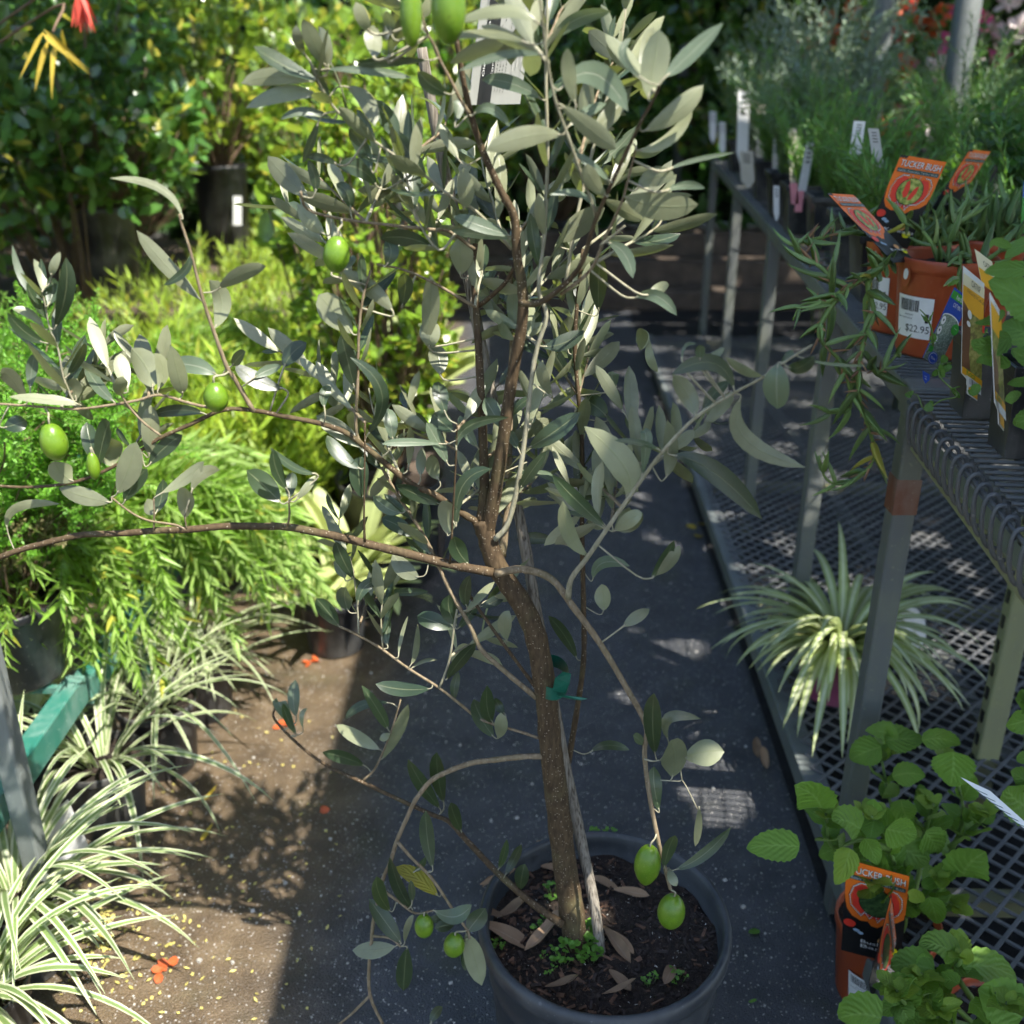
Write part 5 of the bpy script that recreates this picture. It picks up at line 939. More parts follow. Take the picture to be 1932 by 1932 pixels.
# the neighbour whose leaves push in from the right
bz = root('basil_plant', Vector((.70, 1.0, .0)), 'toothed green basil leaves pushing in beside the slotted bench leg', 'herb', 'bush basil plants')
GB().tube(spline([Vector((.73, 1.02, 0)), P(1945, 1640, 1.05), P(1938, 1400, 1.04), P(1945, 1240, 1.03)], 4), .004, 6).ob('stem', 'stem_green', bz)
for e in ((1990, 620, 1880, 560, 1830, 480, 260, 't'), (1990, 480, 1920, 430, 1850, 390, 150, 't'), (1990, 60, 1900, 90, 1820, 110, 150, 't'), (1990, -20, 1930, -40, 1880, -60, 160, 't'), (1990, 300, 1930, 310, 1890, 330, 90, 't')):
    traced_leaf('5', e, 'ovate', dict(t='basil_leaf'), bz, yfix=1.03, rows=16, tooth=.06)

# ------------------------------------------------------------------ striped spider plant in a pink pot on the lower shelf
CS = Vector((P(1588, 1200, 1.80).x, 1.80, ZS+.015))
plant_pot('plant_pot', 'pink plastic pot on the mesh shelf under a striped spider plant', 'plant pot', CS, .088, .13, 'pink_plastic')
spv = Variants('leaf', 'spider_leaf', 'blade', 8, (.9, 2.3), (.15, .45), 12, 0, 0, 51, .05)
sp_rt = root('spider_plant', CS+Vector((0, 0, .12)), 'cream and green striped spider plant arching over its pink pot', 'spider plant'); f = Foliage(spv)
for i in range(120):
    a = rng.uniform(0, 6.283); el = rng.uniform(.35, 1.35); d = Vector((math.cos(a)*math.cos(el), math.sin(a)*math.cos(el), math.sin(el))); n_ = Vector((-math.cos(a)*math.sin(el), -math.sin(a)*math.sin(el), math.cos(el)))
    f.add(CS+Vector((math.cos(a)*.018, math.sin(a)*.018, .115)), d, n_+rvec()*.2, rng.uniform(.17, .31), rng.uniform(.018, .026))
f.finish(sp_rt, 300)
cd = Card('blank_label', 'rounded white card standing behind the striped spider plant', 'card', P(1660, 1135, 1.90), P(1752, 1150, 1.92), P(1655, 1215, 1.90), 'white_card', [(0, .1), (.2, 0), (.75, .02), (.95, .25), (1, .7), (.85, 1), (.3, .95), (0, .8)])

# ------------------------------------------------------------------ herbs in black pots farther along the bench
nv = Variants('leaf', 'herb_leaf', 'narrow', 5, (-.5, .4), (.1, .3), 4, seed=61); rv = Variants('leaf', 'rosemary_leaf', 'narrow', 4, (-.3, .3), (.1, .3), 3, seed=62); gv = Variants('leaf', 'grey_leaf', 'oval', 4, (-.4, .4), (.1, .3), 4, seed=63); dkv = Variants('leaf', 'dark_leaf', 'oval', 4, (-.5, .3), (.1, .3), 4, seed=64)
def bench_plant(label, name, x_off, y, h_, n, spread, var, sp_, L, wr, grp, pr_=.062, ph=.12, up=.4, nobj=120, lean=.02, z=ZB+.009, X=None, droop=.2, square=True):
    q = BE(y)+bn*x_off; c = Vector((q.x if X is None else X, q.y if X is None else y, z))
    plant_pot('plant_pot', 'black plastic pot holding the '+label, 'plant pot', c, pr_, ph, 'black_plastic', None, square, .007, 24, rotz=rotb)
    rt = root(name, c+Vector((0, 0, ph*.8)), label, 'herb', grp); f = Foliage(var); polys = arch(c+Vector((0, 0, ph*.8)), n, h_, spread, h_*droop, 5, .5, r0=.03)
    stem_obs(rt, polys, .002, 'stem_green')
    for p in polys: stem_leaves(f, p, sp_, 48, L, wr, .1, 2, up, .3, .3)
    f.finish(rt, nobj)
for lab, xo, y, h_, n, spd, var, s_, L, wr in (
  ('wispy green herb closest behind the orange pots', .09, 1.90, .20, 26, .12, nv, .014, .036, .17), ('upright green herb with pale tips beside the white labels', .10, 2.16, .26, 26, .12, nv, .013, .036, .16), ('fine green herb in the second row behind the succulents', .31, 1.92, .24, 26, .13, nv, .013, .034, .17),
  ('low green herb at the deck edge past the second leg', .075, 2.72, .30, 26, .14, nv, .013, .038, .17), ('bushy grey green herb at the deck edge', .075, 3.05, .36, 30, .17, rv, .012, .034, .15), ('soft green herb at the deck edge beside the tall labels', .075, 3.45, .40, 30, .18, nv, .013, .040, .17), ('grey herb at the deck edge near the far leg', .08, 3.9, .46, 30, .2, gv, .015, .036, .25), ('green herb closing the deck edge row', .08, 4.4, .55, 30, .24, rv, .013, .040, .15),
  ('dense dark green herb under small white flowers', .42, 2.14, .30, 34, .17, dkv, .014, .024, .6), ('bushy dark green herb beside the roof post', .66, 2.30, .36, 34, .20, dkv, .015, .026, .6), ('bright green feathery herb behind the row of white labels', .10, 2.48, .30, 32, .15, nv, .012, .034, .14),
  ('soft green herb beyond the feathery one', .36, 2.48, .32, 30, .16, nv, .013, .036, .16), ('grey green rosemary bush at the far end of the bench', .16, 2.90, .42, 34, .22, rv, .011, .032, .14), ('tall grey rosemary bush beside the far bench leg', .50, 2.95, .50, 36, .26, rv, .011, .034, .14), ('silver grey lavender bush at the end of the wire bench', .22, 3.40, .56, 36, .28, gv, .014, .036, .25),
  ('pale grey leaved herb in the rear row', .78, 2.85, .28, 30, .20, gv, .014, .030, .4), ('lime green herb far along the bench', .66, 3.35, .34, 30, .22, nv, .013, .042, .2), ('grey bush closing the far end of the wire bench', .30, 4.0, .66, 36, .32, gv, .016, .040, .25), ('slim green herb between the orange pots and the dark bush', .60, 1.82, .26, 24, .14, nv, .013, .036, .17), ('soft grey bush behind the lavender', .75, 4.1, .36, 34, .34, rv, .014, .040, .14), ('leafy green herb at the rear edge of the bench', .86, 1.95, .34, 28, .18, dkv, .015, .028, .5)):
    bench_plant(lab, 'herb_plant', xo, y, h_, n, spd, var, s_, L, wr, 'potted herbs along the bench', nobj=60)
# flowering plants at the far right
for lab, X, y, mat in (('pink flowering plant high at the back of the benches', P(1880, 10, 4.6).x, 4.6, 'pink_flower'), ('pale pink flowering plant below the bright pink one', P(1915, 85, 4.2).x, 4.2, 'white_flower'), ('red flowering plant between the two roof posts', P(1730, 25, 4.9).x, 4.9, 'red_flower'), ('orange flowering plant left of the roof post', P(1650, 60, 5.0).x, 5.0, 'orange_petal')):
    vv = Variants('petal', mat, 'oval', 3, (-.4, .4), (.1, .3), 4, seed=70)
    rt = root('flowering_plant', Vector((X, y, 0)), lab, 'flowers', 'flowering plants far right'); polys = arch(Vector((X, y, .0)), 26, 1.72, .36, .05, 4, .5, r0=.1); stem_obs(rt, polys, .004, 'stem_green')
    f = Foliage(dkv); g_ = Foliage(vv)
    for p in polys:
        stem_leaves(f, p, .035, 55, .05, .6, .35, 2, .3)
        for j in range(16): g_.add(p[-1]+rvec()*.02, rvec()+Vector((0, -.5, .4)), Vector((0, -.4, 1))+rvec()*.6, .05, .045)
    f.finish(rt, 0); g_.finish(rt, 100, 'petal', 'petals')
# stick-in labels of the herb row
for i, (u, v, u2, v2, w_, y, m_) in enumerate(((1404, 170, 1400, 290, 22, 2.55, 'white_card'), (1420, 205, 1420, 265, 12, 2.5, 'grey_card'), (1437, 195, 1432, 290, 14, 2.45, 'beige_card'), (1468, 225, 1462, 310, 12, 2.35, 'grey_card'), (1494, 242, 1502, 345, 17, 2.2, 'beige_card'), (1530, 268, 1508, 365, 16, 2.1, 'white_card'), (1408, 285, 1412, 330, 26, 2.3, 'beige_card'), (1622, 228, 1612, 280, 22, 2.0, 'white_card'), (1648, 242, 1660, 300, 20, 1.95, 'grey_card'), (1345, 210, 1345, 245, 12, 3.0, 'white_card'), (1363, 230, 1363, 268, 12, 2.9, 'white_card'), (1465, 350, 1465, 392, 11, 2.1, 'white_card'))):
    y = G(u2, v2+12, 1.03).y if u < 1600 else y
    a, b = P(u-w_/2, v, y), P(u+w_/2, v+1, y+.005); cd = Card('plant_label', 'narrow '+{'white_card': 'white', 'grey_card': 'grey', 'beige_card': 'beige'}[m_]+' stick label in the herb pots along the wire bench', 'plant label', a, b, P(u2-w_/2, v2+24, y), m_, [(0, 0), (1, 0), (1, .8), (.6, 1), (.4, 1), (0, .8)], group={'white_card': 'white', 'grey_card': 'grey', 'beige_card': 'beige'}[m_]+' stick labels in the herb row')
    for j in range(4): cd.rect('print_line', .25, .08+.07*j, .75, .105+.07*j, 'black_print')
for i, (u, v, u2, v2) in enumerate(((1497, 345, 1500, 385), (1510, 360, 1506, 400))):
    y = G(1506, 377, 1.03).y; Card('label_end', 'pink lower end of a stick label in the herb row', 'plant label', P(u-7, v, y-.01), P(u+7, v, y-.01), P(u2-7, v2, y-.01), 'pink_card', group='pink label ends')
# ------------------------------------------------------------------ left-hand side: pots of striped grass on the ground
gvv = Variants('blade', 'grass_stripe', 'blade', 8, (.8, 2.1), (.2, .5), 12, 0, 0, 81, .04)
def grass(label, c, r_, h_, n, L, lab_pot, wdt=(.011, .017), lean=None):
    plant_pot('plant_pot', lab_pot, 'plant pot', c, r_, h_, 'black_plastic'); rt = root('striped_grass', c+Vector((0, 0, h_*.85)), label, 'grass plant', 'striped grasses on the ground'); f = Foliage(gvv)
    for i in range(n):
        a = rng.uniform(0, 6.283); el = rng.uniform(.6, 1.5); d = Vector((math.cos(a)*math.cos(el), math.sin(a)*math.cos(el), math.sin(el)))
        if lean is not None: d += lean*rng.uniform(0, 1)
        n_ = Vector((-math.cos(a)*math.sin(el), -math.sin(a)*math.sin(el), math.cos(el))); rr_ = r_*.45*math.sqrt(rng.random())
        f.add(c+Vector((math.cos(a)*rr_, math.sin(a)*rr_, h_*.85)), d, n_+rvec()*.25, L*rng.uniform(.55, 1.1), rng.uniform(*wdt))
    f.finish(rt, 300, 'blade')
def GP(u, v): q = G(u, v); return q
q = G(70, 1815); C1 = Vector((q.x-.01, q.y, 0)); q = G(10, 1990); C2 = Vector((q.x-.02, q.y, 0))
grass('striped cream and green grass with a white label, arching over the path', C1, .075, .15, 105, .33, 'black round pot of the striped grass that carries the white label', lean=Vector((.25, -.1, 0)))
grass('striped cream and green grass drooping in front of the labelled clump', C2, .075, .14, 80, .30, 'black round pot of the drooping striped grass in front', lean=Vector((.25, -.1, 0)))
q = G(205, 1560); grass('sparse striped grass below the green bench rail', Vector((q.x, q.y+.02, 0)), .08, .15, 40, .34, 'black round pot below the green bench rail')
q = G(300, 1470); grass('thin striped grass behind the green bench rail end', Vector((q.x, q.y+.05, 0)), .08, .16, 36, .36, 'black round pot just behind the green rail end', (.006, .010))
q = G(385, 1370); grass('shaded striped grass under the trailing shrub', Vector((q.x-.02, q.y+.06, 0)), .085, .16, 70, .32, 'black round pot under the trailing shrub', (.006, .010))
for lab, A_ in (('white pointed label standing in the striped grass', [P(128, 1508, 1.395), P(132, 1560, 1.40), P(70, 1560, 1.38)]), ('grey white label at the edge of the drooping striped grass', [P(0, 1690, 1.30), P(30, 1700, 1.31), P(-5, 1760, 1.29)])):
    Card('plant_label', lab, 'plant label', A_[2], A_[0], A_[2]+Vector((.02, 0, -.11)), 'white_card')

# feathery bright green bush on the low bench
fv = KiteVariants('leaf', 'feather_leaf', 6, 91); dv2 = KiteVariants('leaf', 'dry_small', 5, 92)
def feathery(label, c, h_, n, spread, pl, sub=16, L=.009, az=None, azr=3.14):
    plant_pot('plant_pot', pl, 'plant pot', c, .10, .16, 'black_plastic'); b_ = c+Vector((0, 0, .14)); rt = root('feathery_shrub', b_, label, 'shrub', 'feathery shrubs'); f, fd = Foliage(fv), Foliage(dv2)
    polys = arch(b_, n, h_, spread, h_*.18, 5, .6, az, azr, .05); stem_obs(rt, polys, .0028, 'stem_brown'); sp = []
    for p in polys:
        for k in range(sub):
            i = rng.randrange(len(p)//4, len(p)); o = rvec(); o.z = abs(o.z)*.9; t = (p[min(i+1, len(p)-1)]-p[i-1]).normalized(); e = p[i]+(t*.7+o).normalized()*rng.uniform(.04, .10); sp.append(spline([p[i], p[i].lerp(e, .5)+rvec()*.006, e], 2))
    g = GB()
    for s_ in sp:
        g.tube(s_, .0007, 3, False); low = s_[0].z < b_.z+h_*.28
        stem_leaves(fd if low and rng.random() < .7 else f, s_, .0055, 55, L, .46, .05, 2, .2, .3, .3)
    tag(g.ob('twigs', 'stem_green', rt), kind='stuff'); f.finish(rt, 0); fd.finish(rt, 0, 'leaf', 'dry_foliage')
CF = Vector((-.90, 1.60, ZG)); feathery('bright green feathery shrub filling the left edge above the low bench', CF, .57, 60, .30, 'black plastic pot under the feathery shrub', 44, .011)
CF2 = Vector((-1.20, 2.0, ZG)); feathery('second bright green feathery shrub behind the first', CF2, .50, 30, .30, 'black plastic pot behind the feathery shrub', 30, .011)
CF3 = Vector((-1.02, 1.30, ZG)); feathery('low feathery shrub beside the grey post', CF3, .34, 18, .22, 'black plastic pot beside the grey post', 22, .010)

# trailing shrub with narrow leaves
tv = Variants('leaf', 'trail_leaf', 'narrow', 7, (-.6, .5), (.1, .35), 5, seed=95)
def trailing(label, c, runs, n, h_, spread, droop, pl, az=0, azr=1.4, L=.052, sp_=.012):
    plant_pot('plant_pot', pl, 'plant pot', c, .10, .17, 'orange_plastic' if 'orange' in pl else 'black_plastic'); b_ = c+Vector((0, 0, .15)); rt = root('trailing_shrub', b_, label, 'shrub', 'narrow leaved shrubs'); f = Foliage(tv)
    polys = arch(b_, n, h_, spread, droop, 6, .4, az, azr, .05); stem_obs(rt, polys, .0022, 'stem_green')
    for p in polys: stem_leaves(f, p, sp_, 42, L, .19, .12, 2, .15, .3, .25)
    f.finish(rt, 300)
trailing('bright narrow leaved shrub cascading over the green rail to the path', Vector((-.92, 2.02, ZG)), (), 80, .26, .52, .36, 'black plastic pot under the cascading narrow leaved shrub', -.35, 1.2, .062)
trailing('narrow leaved green shrub behind the cascading one', Vector((-1.02, 2.72, ZG)), (), 50, .36, .34, .20, 'orange plastic pot beside the teal rail', -.1, 1.5)
trailing('narrow leaved green shrub under the feathery one', Vector((-.98, 1.75, ZG)), (), 40, .20, .30, .16, 'black plastic pot low behind the rail', -.5, 1.0, .045)
plant_pot('plant_pot', 'orange plastic pot showing beside the teal rail', 'plant pot', Vector((-.80, 2.46, ZG)), .062, .15, 'orange_plastic')
C0 = P(478, 760, 2.75); plant_pot('plant_pot', 'orange plastic pot behind the olive twigs and below the lime green plants', 'plant pot', Vector((C0.x, 2.75, ZG)), .075, .13, 'orange_plastic')
hv = Variants('leaf', 'hosta_leaf', 'oval', 5, (.2, 1.1), (.05, .25), 8, 0, .05, 97)
def hosta(label, c, n, L, nm='pale_hosta', w_=.42, base=.1):
    plant_pot('plant_pot', 'black plastic pot under the '+label, 'plant pot', c, .085, .15, 'black_plastic'); rt = root(nm, c+Vector((0, 0, base)), label, 'plant', 'pale leaved plants'); f = Foliage(hv)
    for i in range(n):
        a = rng.uniform(0, 6.283); el = rng.uniform(.3, 1.35); d = Vector((math.cos(a)*math.cos(el), math.sin(a)*math.cos(el), math.sin(el))); f.add(c+Vector((math.cos(a)*.03, math.sin(a)*.03, base)), d, Vector((-math.cos(a)*math.sin(el), -math.sin(a)*math.sin(el), math.cos(el)))+rvec()*.2, L*rng.uniform(.6, 1.1), L*w_*rng.uniform(.8, 1.2))
    f.finish(rt, 120)
q = P(750, 760, 2.75); hosta('pale yellow green broad leaved plant beside the path', Vector((q.x, 2.75, 0.30)), 60, .27, base=.15); tag(bevel(GB().box((q.x, 2.75, .074), (.24, .22, .148)).box((q.x+.01, 2.75, .224), (.22, .24, .148)).ob('block_stack', 'timber_dark', None, False), .008), 'stack of dark blocks raising the pale yellow green plant', 'block')
q = P(655, 900, 2.35); hosta('pale variegated plant at the foot of the teal rail', Vector((q.x, 2.38, 0)), 40, .28, w_=.16, base=.14)
q = P(700, 960, 2.1); hosta('small pale strappy plant leaning onto the path', Vector((q.x-.12, 2.2, 0)), 26, .22, w_=.10, base=.12)
q = P(200, 1170, 1.52); hosta('yellow striped foliage in the shade behind the green rail', Vector((XG-.16, 1.66, .012)), 16, .15, w_=.25, base=.14)

# lime green bedding plants in blocks
lv = Variants('leaf', 'lime_leaf', 'narrow', 6, (-.5, .5), (.1, .3), 3, seed=99)
def lime(label, c, n, h_, sp):
    rt = root('lime_bedding_plant', c, label, 'bedding plant', 'lime green bedding plants'); f = Foliage(lv); polys = arch(c, n, h_, sp, .02, 4, .4, r0=.12); stem_obs(rt, polys, .0022, 'stem_green')
    for p in polys: stem_leaves(f, p, .024, 38, .064, .20, .2, 2, .3, .3, .2)
    f.finish(rt, 70)
for i, (u, v, y) in enumerate(((290, 690, 2.5), (390, 690, 2.55), (500, 690, 2.6), (580, 690, 2.7), (260, 590, 3.1), (360, 600, 3.1), (450, 600, 3.1), (540, 600, 3.15), (610, 590, 3.2), (330, 520, 3.6), (430, 510, 3.6), (520, 510, 3.7), (600, 500, 3.7), (480, 450, 4.2), (570, 440, 4.2), (640, 480, 3.9))):
    q = P(u, v, y); lime('lime green upright bedding plant in the sunny block beside the path', Vector((q.x, y, .10)), 60, max(.3, q.z-.02), .20)
    plant_pot('seedling_tray', 'black plastic tray under the lime green bedding plants', 'tray', Vector((q.x, y, 0)), .10, .11, 'black_plastic', 'trays under the bedding plants', True)

# ------------------------------------------------------------------ broad-leaved shrubs in black pots behind
bgv = Variants('leaf', 'glossy_leaf', 'oval', 6, (-.7, .4), (.05, .35), 5, seed=101); blv = Variants('leaf', 'glossy_lime', 'oval', 6, (-.7, .4), (.05, .35), 5, seed=102)
def shrub(label, c, pr_, ph, cz, rx, rz, n, var, L, pl, nobj=150, wr=.5, clus=7, grp='broad leaved shrubs in black pots', pot=True):
    if pot: plant_pot('plant_pot', pl, 'plant pot', c, pr_, ph, 'black_plastic')
    b_ = c+Vector((0, 0, ph*.85)); ctr = Vector((c.x, c.y, cz)); rt = root('broad_leaved_shrub', b_, label, 'shrub', grp); f = Foliage(var); polys = []
    for i in range(int(n*1.7)):
        o = rvec(); rr_ = (.35+.65*rng.random()**.5); e = ctr+Vector((o.x*rx, o.y*rx, o.z*rz))*rr_
        if i % 4 == 0: polys.append(spline([b_, b_.lerp(e, .5)+rvec()*.05*rx+Vector((0, 0, .05)), e], 3))
        tw = (e-b_).normalized()+o*.6
        for k in range(clus):
            d = tw.normalized()*.5+rvec()+Vector((0, 0, .1)); f.add(e+rvec()*L*.35, d, Vector((.2, -.3, 1))+rvec()*.6, L*rng.uniform(.6, 1.2), L*wr*rng.uniform(.7, 1.2))
    stem_obs(rt, polys, .005, 'stem_brown'); f.finish(rt, nobj)
sb = root('staging_bench', (-1.55, 3.95, 0), 'dark timber staging bench under the two black shrub pots', 'bench')
for i in range(8): GB().box((-1.55, 3.28+i*.19, .595), (1.7, .17, .03)).ob('plank', 'timber_dark', sb, False)
for x in (-2.3, -.8):
    for y in (3.3, 4.6): GB().bar((x, y, 0), (x, y, .58), .07, .07).ob('leg', 'timber_dark', sb, False)
q = P(205, 450, 3.42); shrub('glossy green shrub in the large black pot with a sunlit side', Vector((q.x, 3.42, .61)), .098, .30, 1.13, .34, .26, 120, bgv, .055, 'large black pot with a sunlit side on the timber bench')
q = P(418, 350, 4.1); shrub('small leaved glossy shrub in the farther black pot', Vector((q.x, 4.1, .61)), .105, .37, 1.28, .36, .30, 110, blv, .055, 'black pot with a painted pale reflection at the far end of the timber bench')
for u, v, y in ((365, 272, 3.95), (448, 370, 3.97)): Card('plant_label', ('white', 'pale reflection painted as a')[u > 400]+' stick label in front of the far black pot', 'plant label', P(u-8, v, y), P(u+8, v, y), P(u-8, v+55, y), 'white_card')  # second card is painted light: a bright reflection on the far pot
for lab, x, y, cz, rx, rz, n, var, L in (
  ('dark leaved shrub at the far left with hanging yellow leaves', -1.75, 2.75, 1.05, .46, .42, 120, bgv, .075), ('tall glossy shrub behind the large black pot', -1.45, 3.45, 1.22, .48, .42, 130, bgv, .068), ('bright glossy shrub in the back row', -.95, 5.2, 1.15, .60, .55, 130, blv, .075), ('yellow green shrub at the end of the path', -.55, 6.2, 1.25, .75, .60, 140, blv, .085),
  ('dark glossy shrub behind the far black pots', -1.9, 4.6, 1.25, .7, .6, 150, bgv, .08), ('big dark shrub in the back left corner', -3.1, 4.2, 1.2, .8, .7, 140, bgv, .085), ('dark green hedge shrub closing the end of the path', .35, 7.6, 1.2, .95, .75, 150, bgv, .10), ('broad dark shrub at the far right of the path end', 1.9, 7.2, 1.25, 1.0, .75, 150, bgv, .10), ('tall dark shrub far behind the benches', 3.6, 6.8, 1.3, 1.1, .8, 150, bgv, .10), ('wide yellow green shrub far left behind', -2.4, 6.8, 1.35, 1.1, .8, 150, blv, .10), ('far dark hedge shrub beyond the left row', -4.6, 6.4, 1.3, 1.1, .9, 120, bgv, .11)):
    shrub(lab, Vector((x, y, 0)), .17, .32, cz, rx, rz, n, var, L, 'black pot of the '+lab, 100)
# glossy box bush standing in the sun right behind the olive
q = P(720, 330, 2.5); bxv = Variants('leaf', 'glossy_lime', 'oval', 5, (-.5, .4), (.05, .3), 4, seed=107)
shrub('dense bright green small leaved bush in the sun behind the olive crown', Vector((q.x-.03, 2.60, 0)), .15, .30, .88, .23, .50, 230, bxv, .034, 'black pot of the dense bush behind the olive', 150, .55, 9)
q = P(540, 260, 2.6); shrub('broad leaved lime green sprig shrub beside the dense bush', Vector((q.x+.02, 2.75, 0)), .10, .30, 1.0, .13, .20, 16, blv, .075, 'black pot of the lime sprig shrub', 60, .5, 5)
# hanging red flowers and yellowed leaves at the top left
hf = Variants('petal', 'red_flower', 'narrow', 4, (-.4, .4), (.05, .2), 4, seed=111); yl = Variants('leaf', 'fallen_yellow', 'narrow', 4, (-.6, .6), (.05, .3), 5, seed=112)
rt = root('hanging_flower', P(152, -10, 2.3), 'drooping red flower at the tip of a shrub branch', 'flower'); f = Foliage(hf); e = P(152, -8, 2.3)
for i in range(16): f.add(e+rvec()*.008, Vector((rng.uniform(-.4, .4), rng.uniform(-.4, .2), -1)), Vector((0, -1, .3))+rvec()*.5, rng.uniform(.05, .075), .010)
f.finish(rt, 40, 'petal'); GB().tube(spline([e, e+Vector((-.02, .1, .06)), Vector((-1.4, 2.7, 1.3)), Vector((-1.6, 2.75, 1.1))], 4), .003, 5).ob('stem', 'stem_brown', rt)
rt = root('yellowing_sprig', P(105, 70, 2.3), 'sprig of long yellowing leaves hanging in the dark shrub', 'sprig'); f = Foliage(yl); e = P(100, 60, 2.3)
for i in range(8): f.add(e+rvec()*.02, Vector((rng.uniform(-.9, 1.3), rng.uniform(-.5, .4), -1)), Vector((0, -1, .4))+rvec()*.7, rng.uniform(.05, .12), .012)
f.finish(rt, 40); GB().tube(spline([e, e+Vector((-.03, .1, .05)), Vector((-1.4, 2.65, 1.25)), Vector((-1.6, 2.75, 1.05))], 4), .003, 5).ob('stem', 'stem_brown', rt)
# low timber edging across the end of the path
for i, (y, z) in enumerate(((6.1, .11), (6.5, .22), (6.9, .33))):
    o = GB().box((.6, y, z/2), (3.4, .18, z)).ob('timber_edging', 'timber_dark', None, False); tag(o, ('low', 'middle', 'highest')[i]+' dark timber sleeper stepping up at the far end of the path', 'sleeper'); bevel(o, .01)

# clipped hedges that close the view all round
hgv = Variants('leaf', 'dark_leaf', 'oval', 4, (-.6, .4), (.05, .3), 3, seed=171)
for lab, x0, x1, y, hh, n in (('tall clipped dark green hedge behind the left shrubs', -8, -1.0, 8.0, 3.4, 4200), ('tall dark green hedge closing the end of the path', -1.2, 3.4, 9.4, 3.2, 3400), ('tall dark green hedge behind the far benches', 3.0, 9.0, 8.2, 3.4, 3600), ('dark hedge along the far left side', -5.6, -4.6, 5.0, 3.0, 2600)):
    rt = root('hedge', Vector(((x0+x1)/2, y, 0)), lab, 'hedge', 'hedges round the yard'); f = Foliage(hgv)
    for i in range(n): f.add(Vector((rng.uniform(x0, x1), y+rng.uniform(-.45, .45)*(1 if x1-x0 > 2 else 6), rng.uniform(.02, hh))), rvec()+Vector((0, -.3, .2)), Vector((.2, -.6, .8))+rvec()*.6, rng.uniform(.13, .22), rng.uniform(.08, .12))
    f.finish(rt, 0)
    x = x0+.3
    while x < x1: GB().tube([(x, y, 0), (x+.05, y+.05, hh*.5), (x+rng.uniform(-.1, .1), y, hh*.95)], [.05, .035, .01], 6).ob('trunk', 'stem_brown', rt); x += .8
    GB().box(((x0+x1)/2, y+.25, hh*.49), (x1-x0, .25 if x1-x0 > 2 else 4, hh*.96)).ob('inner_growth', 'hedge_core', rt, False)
# ------------------------------------------------------------------ dry leaves and weeds in the pot
dr = Variants('blade', 'dry_leaf', 'oval', 6, (-1.3, 1.2), (.3, .9), 8, 0, .06, 121)
def lie(name, label, cat, u, v, ang_, L, W, var, z=None, grp=None, tilt=.15, k=None):
    q = G(u, v, z if z is not None else .0); z_ = q.z if z is None else soil_z(q.x, q.y); a = R(ang_)
    M = orient(Vector((q.x, q.y, z_+(.006 if z is None else .010))), Vector((math.cos(a), math.sin(a), rng.uniform(-tilt, tilt))), Vector((rng.uniform(-.3, .3), rng.uniform(-.3, .3), 1)), L, W)
    M.translation -= Vector((math.cos(a)*L/2, math.sin(a)*L/2, 0)); o = bpy.data.objects.new(name, var.me[rng.randrange(len(var.me)) if k is None else k]); col.objects.link(o); o.matrix_basis = M; return tag(o, label, cat, grp)
def kk(x, y): return cu('K', x, y)
for x, y, an, L, W in ((330, 610, 10, .062, .014), (420, 820, 8, .058, .018), (360, 940, -25, .078, .024), (600, 950, 40, .075, .018), (1030, 1040, -65, .070, .014), (1060, 1010, -50, .045, .012), (960, 620, -25, .045, .013), (1120, 690, -10, .050, .012), (1050, 1220, -50, .040, .014), (1350, 1190, 60, .035, .015), (720, 1270, -5, .052, .010), (1060, 1296, 5, .05, .008), (250, 580, 60, .035, .008), (640, 520, -10, .035, .012), (280, 830, -50, .05, .012), (620, 380, -15, .04, .006)):
    lie('dry_leaf', 'curled dry brown leaf lying on the potting soil of the olive pot', 'dry leaf', *kk(x, y), an, L, W, dr, .262, 'dry leaves in the olive pot')
wv = Variants('leaf', 'weed_leaf', 'oval', 4, (-.4, .4), (.05, .2), 4, seed=131)
for i, (x, y, n, s) in enumerate(((790, 990, 26, .040), (870, 1050, 14, .028), (660, 700, 12, .026), (700, 1090, 12, .024), (620, 1150, 6, .014), (300, 980, 9, .018), (950, 330, 16, .03), (560, 880, 10, .022), (1230, 1210, 8, .018), (1400, 1180, 8, .018), (560, 1060, 6, .014))):
    q = G(*kk(x, y), .262); q.z = soil_z(q.x, q.y); rt = root('weed_seedling', q, 'tuft of small green weed seedlings growing in the olive pot' if i else 'largest clump of green weed seedlings at the foot of the olive trunk', 'weed', 'weeds in the olive pot'); f = Foliage(wv)
    for j in range(n):
        e = q+Vector((rng.uniform(-s, s)*.6, rng.uniform(-s, s)*.6, rng.uniform(.3, 1)*s*.7)); GB().tube([Vector((q.x+(e.x-q.x)*.6, q.y+(e.y-q.y)*.6, q.z-.002)), e], .0005, 4).ob('stem', 'stem_green', rt)
        for k in range(3): a = rng.uniform(0, 6.28); f.add(e, Vector((math.cos(a), math.sin(a), .3)), Vector((0, 0, 1))+rvec()*.4, s*.24, s*.2)
    f.finish(rt, 300)
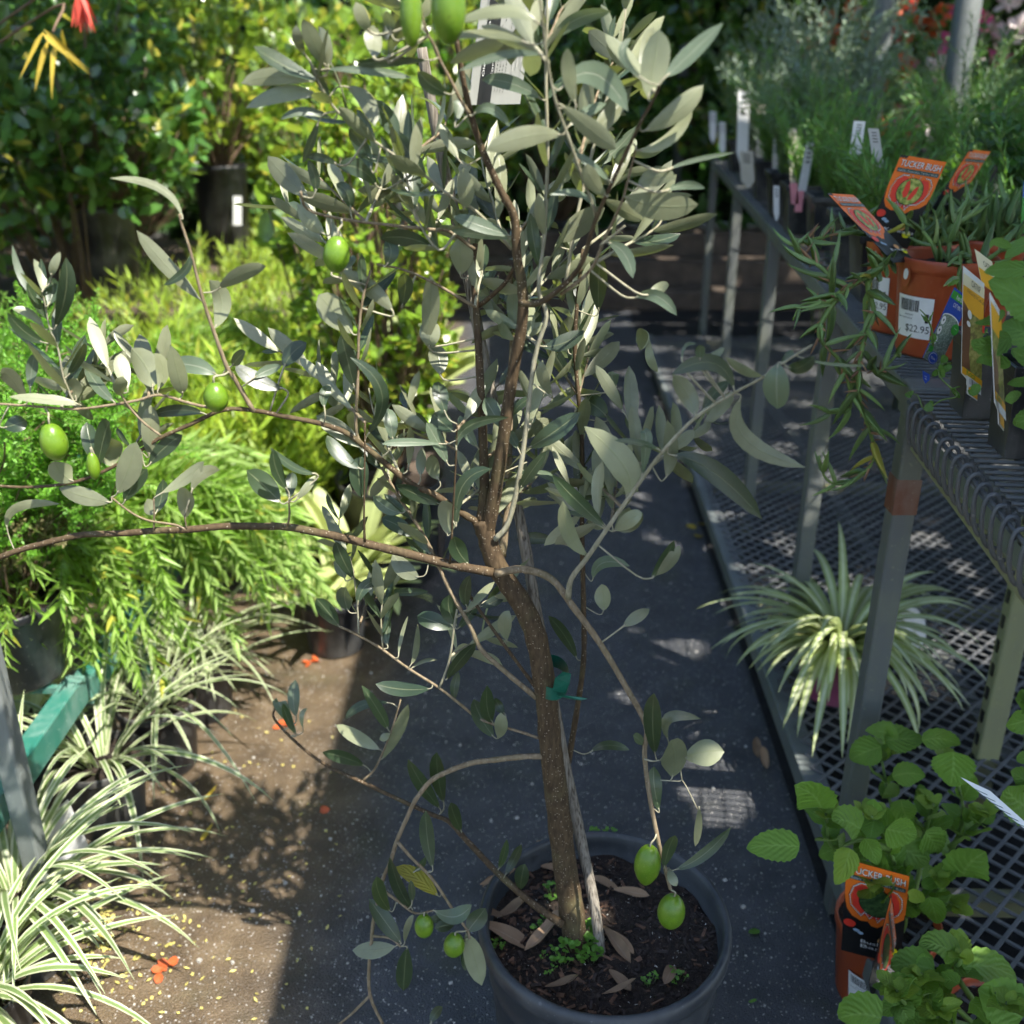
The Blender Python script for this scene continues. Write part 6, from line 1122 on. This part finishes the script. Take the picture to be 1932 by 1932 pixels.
# ------------------------------------------------------------------ litter on the path
fy = Variants('leaf', 'fallen_yellow', 'narrow', 5, (-.5, .5), (.05, .3), 6, seed=141); fo = Variants('petal', 'orange_petal', 'oval', 4, (-.8, .8), (.1, .4), 5, seed=142)
lie('fallen_leaf', 'long yellow leaf with a red tip lying on the brown path', 'fallen leaf', 398, 1505, 60, .045, .010, fy); lie('fallen_leaf', 'pale yellow green leaf lying on the path between two shadows', 'fallen leaf', 392, 1577, 70, .040, .010, fy)
for u, v, l_ in ((318, 1830, 'crumpled orange petal on the path among yellow petals'), (604, 1208, 'orange petals lying on the far sunlit path'), (592, 1250, 'small orange petal beyond the olive pot'), (605, 1538, 'tiny orange petal at the edge of the shade'), (537, 1370, 'red orange petal behind the low olive twig')):
    q = G(u, v); rt = root('fallen_petal', q, l_, 'fallen petal', 'orange petals on the path'); f = Foliage(fo)
    for j in range(5 if 'tiny' not in l_ else 2): a = rng.uniform(0, 6.28); f.add(q+Vector((rng.uniform(-.01, .01), rng.uniform(-.01, .01), .003)), Vector((math.cos(a), math.sin(a), .3)), Vector((0, 0, 1))+rvec()*.6, .020, .014)
    f.finish(rt, 20, 'petal')
for u, v in ((1425, 1420), (1440, 1440), (1430, 1412)): lie('dry_leaf', 'pinkish brown curled leaf on the dark path by the shelf rail', 'dry leaf', u, v, rng.uniform(0, 180), .05, .018, dr, grp='brown leaves by the shelf rail')
lie('fallen_leaf', 'small pale green leaf scrap on the dark path right of the olive pot', 'fallen leaf', 1423, 1762, 20, .022, .016, wv); lie('fallen_leaf', 'tiny green leaf scrap on the dark path near the ground pot', 'fallen leaf', 1420, 1895, 10, .014, .008, wv)
for j, (u, v) in enumerate(((1305, 995), (1318, 1012), (1325, 990))): lie('fallen_leaf', 'round yellow fallen leaf on the shaded path near the shelf', 'fallen leaf', u, v, j*70, .035, .03, Variants('leaf', 'fallen_yellow', 'oval', 2, (-.3, .3), (0, .1), 5, seed=150+j), grp='round yellow leaves on the path')
# yellow petals, pale seeds and grit: too many to count
pv = Variants('petal', 'pale_petal', 'oval', 3, (-.5, .5), (.05, .3), 2, seed=161); pl = root('petal_litter', (-.6, 1.4, 0), 'scattered tiny yellow petals on the brown path', 'petals'); f = Foliage(pv)
for i in range(430):
    if i < 300: u, v = rng.gauss(190, 95), rng.gauss(1740, 100)
    else: u, v = rng.uniform(100, 640), rng.uniform(1300, 1930)
    if i % 3 == 0 and i < 300: u, v = rng.gauss(190, 16), rng.gauss(1760, 34)
    q = G(u, v); a = rng.uniform(0, 6.28); f.add(Vector((q.x, q.y, .0035)), Vector((math.cos(a), math.sin(a), rng.uniform(-.1, .2))), Vector((0, 0, 1))+rvec()*.4, rng.uniform(.005, .012), rng.uniform(.004, .0065))
f.finish(pl, 0, 'petal', 'petals'); pl['kind'] = 'stuff'
g = GB()
for i in range(2600):
    x, y = rng.uniform(-1.0, .65), rng.uniform(.95, 4.5)*rng.uniform(.6, 1)+.1; s = rng.uniform(.0012, .0035)*(1 if rng.random() < .93 else 2)
    M = Matrix.Rotation(rng.uniform(0, 6.28), 3, 'Z') @ Matrix.Rotation(rng.uniform(-.5, .5), 3, 'X'); g.box((x, y, s*.2), (s, s*rng.uniform(.5, 1), s*.6), M)
tag(g.ob('path_grit', 'grit', None, False), 'pale grit scattered over the path', 'grit', kind='stuff')
